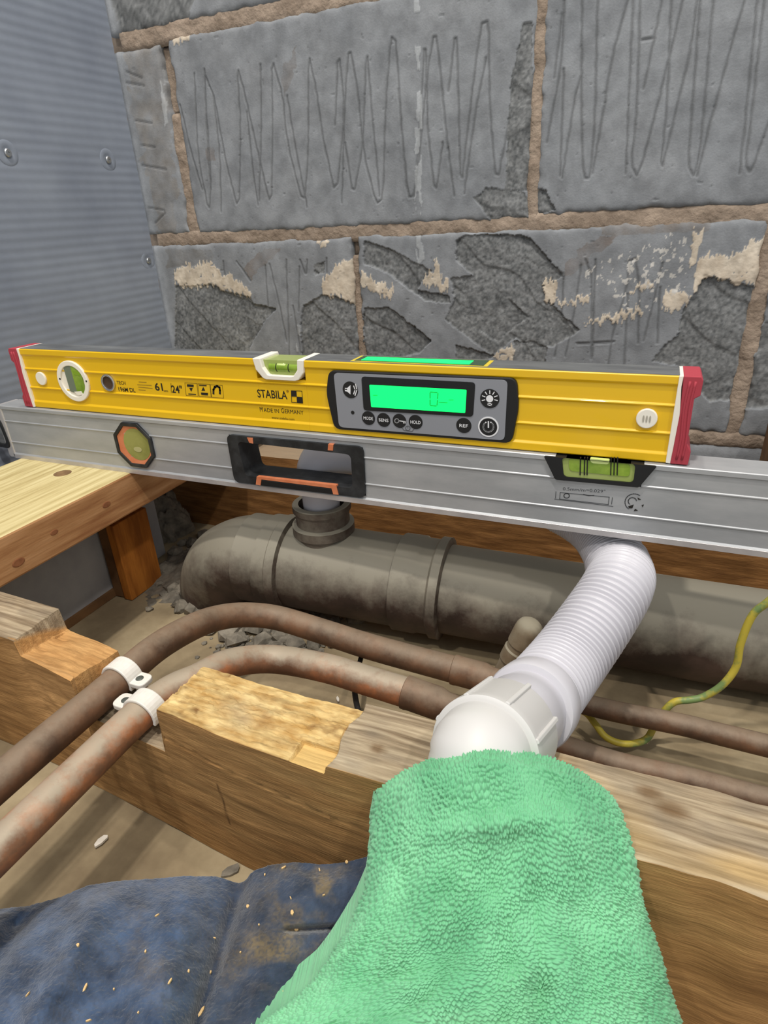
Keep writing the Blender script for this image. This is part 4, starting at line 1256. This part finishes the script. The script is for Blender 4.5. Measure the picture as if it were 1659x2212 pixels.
for a in (.3012, .3128):
    v, f = seg_tube((a, .0055, .0515), (a + .0007, .0055, .0515), [(0, .00425), (1, .00425)], 24)
    mesh_obj('vial_ring', v, f, M['print'], vt)
# control panel
OUT = roundpoly(XZ([(711, 799), (1117, 816), (1121, 880), (1106, 957), (724, 926), (706, 850)], 0), .006, 6)
pnl = plate('control_panel', OUT, -.0016, .003, M['black'], yl, .0008)
GR = roundpoly(XZ([(721, 805), (1097, 821), (1090, 951), (733, 922)], -.0016), .004, 6)
kp_ = plate('keypad', GR, -.0022, .001, M['panel'], pnl)
BZ = roundpoly(XZ([(781, 813), (1027, 826), (1022, 900), (786, 886)], -.0022), .0028, 5)
bz = plate('screen_surround', BZ, -.0027, .001, M['bezel'], pnl)
LC = roundpoly(XZ([(798, 831), (1008, 842), (1005, 892), (802, 879)], -.0027), .0008, 3)
scn = plate('screen', LC, -.0029, .001, M['lcd'], pnl)
ypl = -.00305
strokes('screen_digit', [[(930, 847), (944, 848)], [(929, 849), (929, 860)], [(946, 850), (945, 861)], [(929, 864), (929, 874)], [(945, 865), (944, 875)], [(930, 876), (942, 877)]], .0008, ypl, M['lcdseg'], scn, ypl)
for q in ([(806, 854), (815, 854)], [(970, 864), (979, 864)], [(948, 869), (966, 870)]):
    strokes('screen_mark', [q], .0005, ypl, M['lcdseg'], scn, ypl)
yk = -.0024


def button(px, py, r, nm='button', ring=False):
    c_ = XZ([(px, py)], -.0022)[0]
    b = plate(nm, circ(c_[0], c_[1], r, 32), -.0026, .001, M['black'], pnl, .0002)
    if ring:
        mesh_obj('button_ring', *ringXZ(circ(c_[0], c_[1], r * 1.16, 36), circ(c_[0], c_[1], r * 1.0, 36), -.0025, 0), M['ink'], b)
    return b, c_


yi = -.00272
b, c_ = button(757, 842, .0066)
strokes('sound_icon', [[(746, 841), (749, 841)], [(764, 834), (767, 842), (764, 851)], [(768, 830), (771, 842), (767, 854)]], .0008, yi, M['ink'], b, yi)
plate('sound_icon', XZ([(745, 838), (750, 838), (757, 832), (757, 852), (750, 846), (745, 845)], yi), yi, yi + .0002, M['ink'], b)
b, c_ = button(1058, 861, .0070)
plate('light_icon', circ(c_[0], c_[1], .0026, 20), yi, yi + .0002, M['ink'], b)
strokes('light_icon', [[(1058 + 11 * math.cos(a), 861 + 11 * math.sin(a)), (1058 + 17 * math.cos(a), 861 + 17 * math.sin(a))] for a in np.linspace(-math.pi - .25, .25, 7)] + [[(1054, 871), (1062, 872), (1061, 876), (1054, 875), (1054, 871)]], .0007, yi, M['ink'], b, yi)
b, c_ = button(1055, 922, .0066, ring=True)
strokes('power_icon', [[(1055, 911), (1055, 923)], [(1055 + 11 * math.sin(a), 922 - 11 * math.cos(a)) for a in np.linspace(.5, 5.78, 20)]], .0010, yi, M['ink'], b, yi)
for px, py, s_ in ((796, 903, 'MODE'), (829, 907, 'SENS'), (898, 911.5, 'HOLD'), (1002, 919, 'REF')):
    b, c_ = button(px, py, .0056 if s_ != 'REF' else .0058)
    wd = .0041 if s_ != 'REF' else .0033
    text_obj('button_lettering', s_, c_[0] - wd, c_[0] + wd, c_[1] - .0013, .0025, yi, M['ink'], b, .01)
b, c_ = button(863, 909, .0056)
strokes('key_icon', [[(857 + 4.5 * math.cos(a), 909 + 4.5 * math.sin(a)) for a in np.linspace(0, 6.3, 14)], [(862, 909), (876, 911)], [(872, 911), (872, 914)], [(875, 911), (875, 914)]], .0007, yi, M['ink'], b, yi)
c_ = XZ([(762, 891)], -.0022)[0]
plate('sensor_hole', circ(c_[0], c_[1], .0015, 16), -.0024, 0, M['black'], pnl)
strokes('clock_icon', [[(868, 924), (873, 930), (890, 932), (895, 926)], [(881 + 5 * math.cos(a), 925 + 5 * math.sin(a)) for a in np.linspace(0, 6.3, 12)], [(881, 925), (881, 921)]], .0004, yk, M['printgrey'], pnl, yk)
# second screen in the top edge
TS = [tuple(atZ(a, b, YH + .0004)) for a, b in [(792, 773), (1031, 784), (1025, 790), (796, 783)]]
xa, xb = TS[0][0], TS[1][0]
tw = mesh_obj('top_screen_rim', *boxmesh(xa - .008, xb + .010, .0030, .0235, YH - .001, YH + .0005), mat('yellow_rim', (214, 190, 60), rough=.4), yl)
mesh_obj('top_screen_window', *boxmesh(xa - .005, xb + .007, .0045, .0220, YH - .001, YH + .0008), mat('smoked_window', (58, 84, 62), rough=.2), tw)
mesh_obj('top_screen', *boxmesh(xa, xb - .004, .0060, .0185, YH - .001, YH + .0010), M['lcd'], tw)


# printing on the yellow face
def ptext(name, s, l, r, h, bold=0.0):
    a = XZ([l, r], .0013)
    return text_obj(name, s, a[0][0], a[1][0], a[0][1], h, .00125, M['print'], yl, bold, 0.0)


ptext('model_lettering', 'TECH', (253, 830), (272, 832), .0033, .008)
ptext('model_lettering', '196M DL', (257, 845), (293, 847), .0040, .012)
ptext('size_lettering', '61', (336, 843), (353, 845), .0068, .02)
ptext('size_lettering', 'cm', (354, 846), (363, 847), .0020, .01)
ptext('size_lettering', '24"', (372, 848), (395, 850), .0066, .02)
ym = .00122
strokes('printed_small_lines', [[(300, 825), (316, 826)], [(297, 831), (327, 832.5)], [(299, 836), (329, 839)], [(300, 842), (314, 843)]], .0006, ym, mat('brown_print', (150, 118, 30), rough=.6), yl, ym)
strokes('printed_divider', [[(369, 828), (370, 848)]], .0004, ym, M['print'], yl, ym)
for k, (x_, y_) in enumerate(((399, 827), (427, 829), (454, 831))):
    sq = [(x_, y_), (x_ + 26, y_ + 1.5), (x_ + 29, y_ + 29), (x_ + 3, y_ + 27)]
    strokes('printed_icon_frame', [sq + [sq[0]]], .0004, ym, mat('olive_print', (110, 84, 10), rough=.6), yl, ym)
for q in ([(404, 830), (418, 831), (418, 836), (404, 835)], [(407, 850), (423, 851), (423, 853), (407, 852)], [(430, 831), (446, 832), (446, 834), (430, 833)], [(434, 848), (449, 849), (449, 854), (435, 853)],
          [(409, 838), (416, 838), (413, 846)], [(439, 836), (443, 844), (435, 844)]):
    plate('printed_icon', XZ(q, ym), ym - .0001, ym + .0003, M['print'], yl)
strokes('printed_magnet_icon', [[(461, 850), (461, 842), (464, 836), (469, 834), (474, 837), (475, 843), (475, 850)]], .0019, ym, M['print'], yl, ym)
ptext('brand_lettering', 'STABILA', (557, 858), (621, 862), .0068, .012)
c_ = XZ([(621, 845)], ym)[0]
plate('printed_dot', circ(c_[0], c_[1], .0011, 14), ym - .0001, ym + .0003, mat('amber_print', (150, 112, 10), rough=.6), yl)
strokes('brand_square', [[(629, 844), (652, 845), (654, 871), (630, 869), (629, 844)]], .0005, ym, M['print'], yl, ym)
plate('brand_square', XZ([(629, 844), (640, 844.5), (641, 857), (629.5, 856.5)], ym), ym - .0001, ym + .0003, M['print'], yl)
plate('brand_square', XZ([(641, 857), (653, 858), (654, 871), (641.5, 870)], ym), ym - .0001, ym + .0003, M['print'], yl)
ptext('origin_lettering', 'M', (562, 889), (568, 889.5), .0042)
ptext('origin_lettering', 'ADE IN', (570, 889.5), (603, 891.5), .0034)
ptext('origin_lettering', 'G', (608, 892), (614, 892.5), .0042)
ptext('origin_lettering', 'ERMANY', (616, 892.5), (656, 895.5), .0034)
ptext('web_lettering', 'www.stabila.com', (587, 904), (636, 908), .0020)

# ------------------------------------------------------------------ GREEN CLOTH
def interp_px(pts, t):
    P = np.array(pts, float); s = np.linspace(0, 1, len(P))
    return np.stack([np.interp(t, s, P[:, 0]), np.interp(t, s, P[:, 1])], -1)


NU, NV = 520, 620
Lp = [(812, 1712), (803, 1775), (799, 1850), (790, 1925), (762, 1990), (730, 2045), (702, 2090), (672, 2130), (622, 2172), (560, 2215), (500, 2262), (440, 2310)]
Rp = [(1322, 1722), (1352, 1790), (1372, 1860), (1384, 1930), (1400, 1995), (1425, 2060), (1440, 2120), (1456, 2170), (1472, 2215), (1490, 2270), (1506, 2330), (1520, 2390)]
us = np.linspace(0, 1, NU); vs = np.linspace(0, 1, NV)
from_t = lambda P, t: np.stack([np.interp(t, np.linspace(0, 1, len(P)), np.array(P)[:, 0]), np.interp(t, np.linspace(0, 1, len(P)), np.array(P)[:, 1])], -1)
Lr = from_t(Lp, vs); Rr = from_t(Rp, vs)


def sm(a, k=41):
    pad = np.concatenate([np.repeat(a[:1], k, 0), a, np.repeat(a[-1:], k, 0)])
    ker = np.hanning(k); ker /= ker.sum()
    return np.stack([np.convolve(pad[:, i], ker, 'same')[k:-k] for i in range(2)], 1)


Lr = sm(Lr); Rr = sm(Rr)
U, Vg = np.meshgrid(us, vs)
s = 2 * U - 1
bow = np.interp(vs, [0, .1, .35, 1], [98, 92, 70, 30])[:, None] * (1 - np.abs(s) ** 2.4)
PX = Lr[:, :1] * (1 - U) + Rr[:, :1] * U
PY = Lr[:, 1:] * (1 - U) + Rr[:, 1:] * U - bow
dc = np.interp(vs, [0, .04, .2, .5, 1], [.262, .252, .240, .232, .222])[:, None]
dep = dc + .030 * (1 - np.sqrt(np.clip(1 - np.abs(s) ** 2.2 * .995, 0, 1))) + .022 * np.clip(-s, 0, 1) ** 2 * (1 - Vg)
folds = (fbm(U * 3.2 + 1, Vg * 2.2, 11, 3) - .5) * .018 + (fbm(U * 8, Vg * 5, 15, 2) - .5) * .005
crease = -.003 * np.exp(-((Vg - .17 - .03 * np.sin(U * 5)) / .03) ** 2) * np.exp(-((U - .55) / .3) ** 2)
crease += .004 * np.exp(-((U - .60 - .10 * (Vg - .3)) / .035) ** 2) * sst(.25, .5, Vg)
dep = dep + (folds + crease) * np.clip(1 - np.abs(s) ** 4, 0, 1)
DX = (PX - W / 2) / F; DY = (PY - H / 2) / F
Pg = CP + (DX[..., None] * RM[0] + DY[..., None] * RM[1] + RM[2]) * dep[..., None]
# pile loops
du = np.gradient(Pg, axis=1); dv = np.gradient(Pg, axis=0)
nr = np.cross(du, dv); nr /= np.linalg.norm(nr, axis=2)[..., None] + 1e-12
nr = np.where((np.einsum('ijk,ijk->ij', nr, CP - Pg) < 0)[..., None], -nr, nr)
su = np.cumsum(np.linalg.norm(du, axis=2), axis=1); sv = np.cumsum(np.linalg.norm(dv, axis=2), axis=0)


def cells(x, y, seed):
    ix = np.floor(x); iy = np.floor(y); d1 = np.full(x.shape, 9.0)
    for a in (-1, 0, 1):
        for b in (-1, 0, 1):
            cx_ = ix + a; cy_ = iy + b
            px_ = cx_ + .5 + (_hash(cx_, cy_, seed) - .5) * .75; py_ = cy_ + .5 + (_hash(cx_, cy_, seed + 3) - .5) * .75
            d1 = np.minimum(d1, (x - px_) ** 2 + (y - py_) ** 2)
    return np.sqrt(d1)


tx_ = U * .125 + (fbm(U * 7, Vg * 7, 3, 2) - .5) * .008; ty_ = Vg * .150 + (fbm(U * 7, Vg * 7, 13, 2) - .5) * .008
lo_ = cells(tx_ / .00135, ty_ / .0020, 5)
loop = np.clip(1 - lo_ / .75, 0, 1)
disp = .0016 * loop ** .85 * (.55 + .9 * fbm(su * 90, sv * 90, 21, 2))
Pd = Pg + nr * disp[..., None]
tone = np.clip(fbm(su * 16, sv * 13, 55, 3) * 1.5 - .25, 0, 1)
gcol = srgb((100, 188, 130)) * (1 - tone[..., None]) + srgb((126, 224, 158)) * tone[..., None]
gcol = gcol / srgb((120, 206, 147)) * .93
yel = np.clip(fbm(su * 14, sv * 14, 61, 2) * 2.6 - 1.35, 0, 1)[..., None] * .30
gcol = gcol * (1 - yel) + gcol * np.array([1.30, 1.0, .80]) * yel
# skirts behind: sides and top turned away from the camera so the cloth closes over what it hangs on
Vt = Pd.reshape(-1, 3); Fc = gridfaces(NU, NV)
fw = RM[2]
left = Pg[:, 0] + fw * .022; right = Pg[:, -1] + fw * .016
top = Pg[0] + fw * .010 + np.array([0, .006, -.012])
left2 = Pg[:, 0] + fw * .022
n0 = len(Vt)
Vt = np.concatenate([Vt, left, right, top])
iv = np.arange(NV - 1); iu = np.arange(NU - 1)
Fc = np.concatenate([Fc, np.stack([iv * NU, (iv + 1) * NU, n0 + iv + 1, n0 + iv], 1), np.stack([(iv + 1) * NU + NU - 1, iv * NU + NU - 1, n0 + NV + iv, n0 + NV + iv + 1], 1),
                     np.stack([iu + 1, iu, n0 + 2 * NV + iu, n0 + 2 * NV + iu + 1], 1)])
cc = np.concatenate([gcol.reshape(-1, 3), gcol[:, 0], gcol[:, -1], gcol[0]])
o = mesh_obj('microfibre_cloth', Vt, Fc[:, ::-1], M['green'], None, True, cc)
tag(o, 'bright green microfibre cloth draped over the end of the white pipe', 'cloth')

# ------------------------------------------------------------------ BLUE FLEECE
NU, NV = 330, 240
sil = [(-60, 1985), (0, 1963), (60, 1957), (130, 1938), (190, 1912), (260, 1902), (330, 1898), (400, 1892), (470, 1893), (512, 1908), (528, 1905), (545, 1882), (585, 1868), (640, 1862), (700, 1868), (750, 1862), (800, 1848), (880, 1850), (960, 1880)]
us = np.linspace(0, 1, NU); vs = np.linspace(0, 1, NV)
sp_ = np.array(sil, float)
px0 = np.linspace(-60, 960, NU); py0 = np.interp(px0, sp_[:, 0], sp_[:, 1])
ker = np.hanning(9); ker /= ker.sum(); py0 = np.convolve(np.pad(py0, 4, 'edge'), ker, 'valid')
U, Vg = np.meshgrid(us, vs)
PX = px0[None] + Vg * 0; PY = py0[None] + (2330 - py0[None]) * Vg
zsil = np.interp(px0, [-60, 200, 480, 560, 800, 960], [-.190, -.182, -.176, -.166, -.150, -.150])[None]
zsurf = zsil + (.042 * (1 - np.exp(-Vg * 4))) * np.interp(px0, [-60, 350, 700], [1.1, .9, -.2])[None]
ridge = .010 * np.exp(-((PX - 215 + (PY - 1950) * .55) / 45) ** 2) + .008 * np.exp(-((PX - 400 + (PY - 1950) * .25) / 60) ** 2) + .010 * np.exp(-((PX - 690 + (PY - 1900) * .35) / 110) ** 2)
valley = -.008 * np.exp(-((PX - 525 + (PY - 1900) * .32) / 16) ** 2) - .012 * np.exp(-((PX - 60 + (PY - 1960) * .6) / 28) ** 2) - .008 * np.exp(-((PY - 2008 - (PX - 650) * -.05) / 7) ** 2) * sst(600, 640, PX)
zsurf = zsurf + (ridge + valley) * sst(0, .12, Vg) + (fbm(PX / 60, PY / 60, 5, 3) - .5) * .004
DX = (PX - W / 2) / F; DY = (PY - H / 2) / F
Dr = DX[..., None] * RM[0] + DY[..., None] * RM[1] + RM[2]
Pg = CP + Dr * ((zsurf - CP[2]) / Dr[..., 2])[..., None]
fz = (fbm(PX / 5.5, PY / 7, 9, 3) - .5) * .0009 + (vn(PX / 3.2, PY / 5, 19) - .5) * .0005
Pg[..., 2] += fz
# fall behind the rim to the floor
back = []
for k, t in enumerate((.3, .7, 1.0)):
    q = Pg[0].copy(); q[:, 1] = np.minimum(q[:, 1] + .007 * t, np.maximum(-.232, q[:, 1])); q[:, 2] = q[:, 2] * (1 - t) + (ZF + .001) * t
    back.append(q)
back = np.array(back[::-1])
Pa = np.concatenate([back, Pg]); nv = len(Pa)
# dust-brown areas of clinging sawdust
dust = np.clip(fbm(PX / 70, PY / 60, 31, 3) * 2.4 - 1.0, 0, 1) * (np.exp(-((PX - 690) / 110) ** 2 - ((PY - 1910) / 60) ** 2) * 1.1 + np.exp(-((PX - 325) / 40) ** 2 - ((PY - 2030) / 70) ** 2) * .9 + np.exp(-((PX - 600) / 90) ** 2 - ((PY - 2060) / 90) ** 2) * .9 + .10)
dust = np.clip(dust * (0.3 + 1.4 * vn(PX / 4, PY / 4, 3)), 0, .75)[..., None]
n = fbm(PX / 30, PY / 30, 41, 3)[..., None]
bc = srgb((56, 70, 94)) * (1 - n) + srgb((86, 106, 136)) * n
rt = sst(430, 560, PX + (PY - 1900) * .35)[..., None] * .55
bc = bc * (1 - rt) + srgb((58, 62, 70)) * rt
bc = bc * (1 - dust) + srgb((140, 122, 88)) * dust
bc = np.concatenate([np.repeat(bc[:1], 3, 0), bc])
# underside
under = Pg[-1].copy(); under[:, 2] = ZF + .001
Pa = np.concatenate([Pa, under[None]]); bc = np.concatenate([bc, bc[-1:]]); nv += 1
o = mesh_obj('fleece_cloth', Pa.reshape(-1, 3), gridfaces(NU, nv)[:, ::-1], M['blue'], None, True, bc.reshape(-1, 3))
tag(o, 'crumpled dusty navy blue fleece cloth at the bottom left in front of the joist', 'cloth')

# wood chips and lint lying on the fleece
chips = [(630, 1972, 7, 0), (640, 2010, 7, 1), (612, 1876, 6, 2), (572, 1892, 4, 0), (536, 1958, 6, 1), (628, 1942, 4, 2), (455, 2102, 5, 0), (437, 2188, 10, 2), (185, 2135, 8, 2), (168, 2044, 5, 1), (612, 2148, 6, 0),
         (368, 2122, 6, 2), (520, 2058, 3, 0), (340, 1978, 5, 2), (316, 2058, 4, 0), (748, 1864, 6, 1), (690, 1880, 5, 2), (408, 2100, 4, 1), (192, 2206, 5, 2), (464, 2028, 4, 2), (60, 2150, 4, 2), (246, 2140, 3, 1), (300, 2190, 3, 0), (650, 2150, 4, 0), (560, 2000, 3, 1), (700, 1935, 4, 2)]
flat = Pg.reshape(-1, 3)
for k, (a, b, s_, kind) in enumerate(chips):
    i = int(np.argmin((PX.ravel() - a) ** 2 + (PY.ravel() - b) ** 2)); c_ = flat[i]
    L_ = s_ * .00017; rz = rnd.random() * 3.1; el = (1.0, .9, 1.5)[kind]; wd_ = (.7, .8, .4)[kind]
    pts = [(math.cos(t) * L_ * el * rnd.uniform(.75, 1.15), math.sin(t) * L_ * wd_ * rnd.uniform(.75, 1.15)) for t in np.linspace(0, 6.283, 7)[:-1]]
    v = []
    for h_ in (.0002, .0011):
        for x_, y_ in pts:
            v.append((c_[0] + x_ * math.cos(rz) - y_ * math.sin(rz), c_[1] + x_ * math.sin(rz) + y_ * math.cos(rz), c_[2] + h_ + x_ * .2))
    f = [(5, 4, 3, 2, 1, 0), (6, 7, 8, 9, 10, 11)] + [(i, (i + 1) % 6, (i + 1) % 6 + 6, i + 6) for i in range(6)]
    o = mesh_obj('wood_chip', v, f, M['chip'])
    tag(o, 'small pale wood chip lying on the navy fleece cloth', 'wood chip', 'wood chips on the navy fleece')
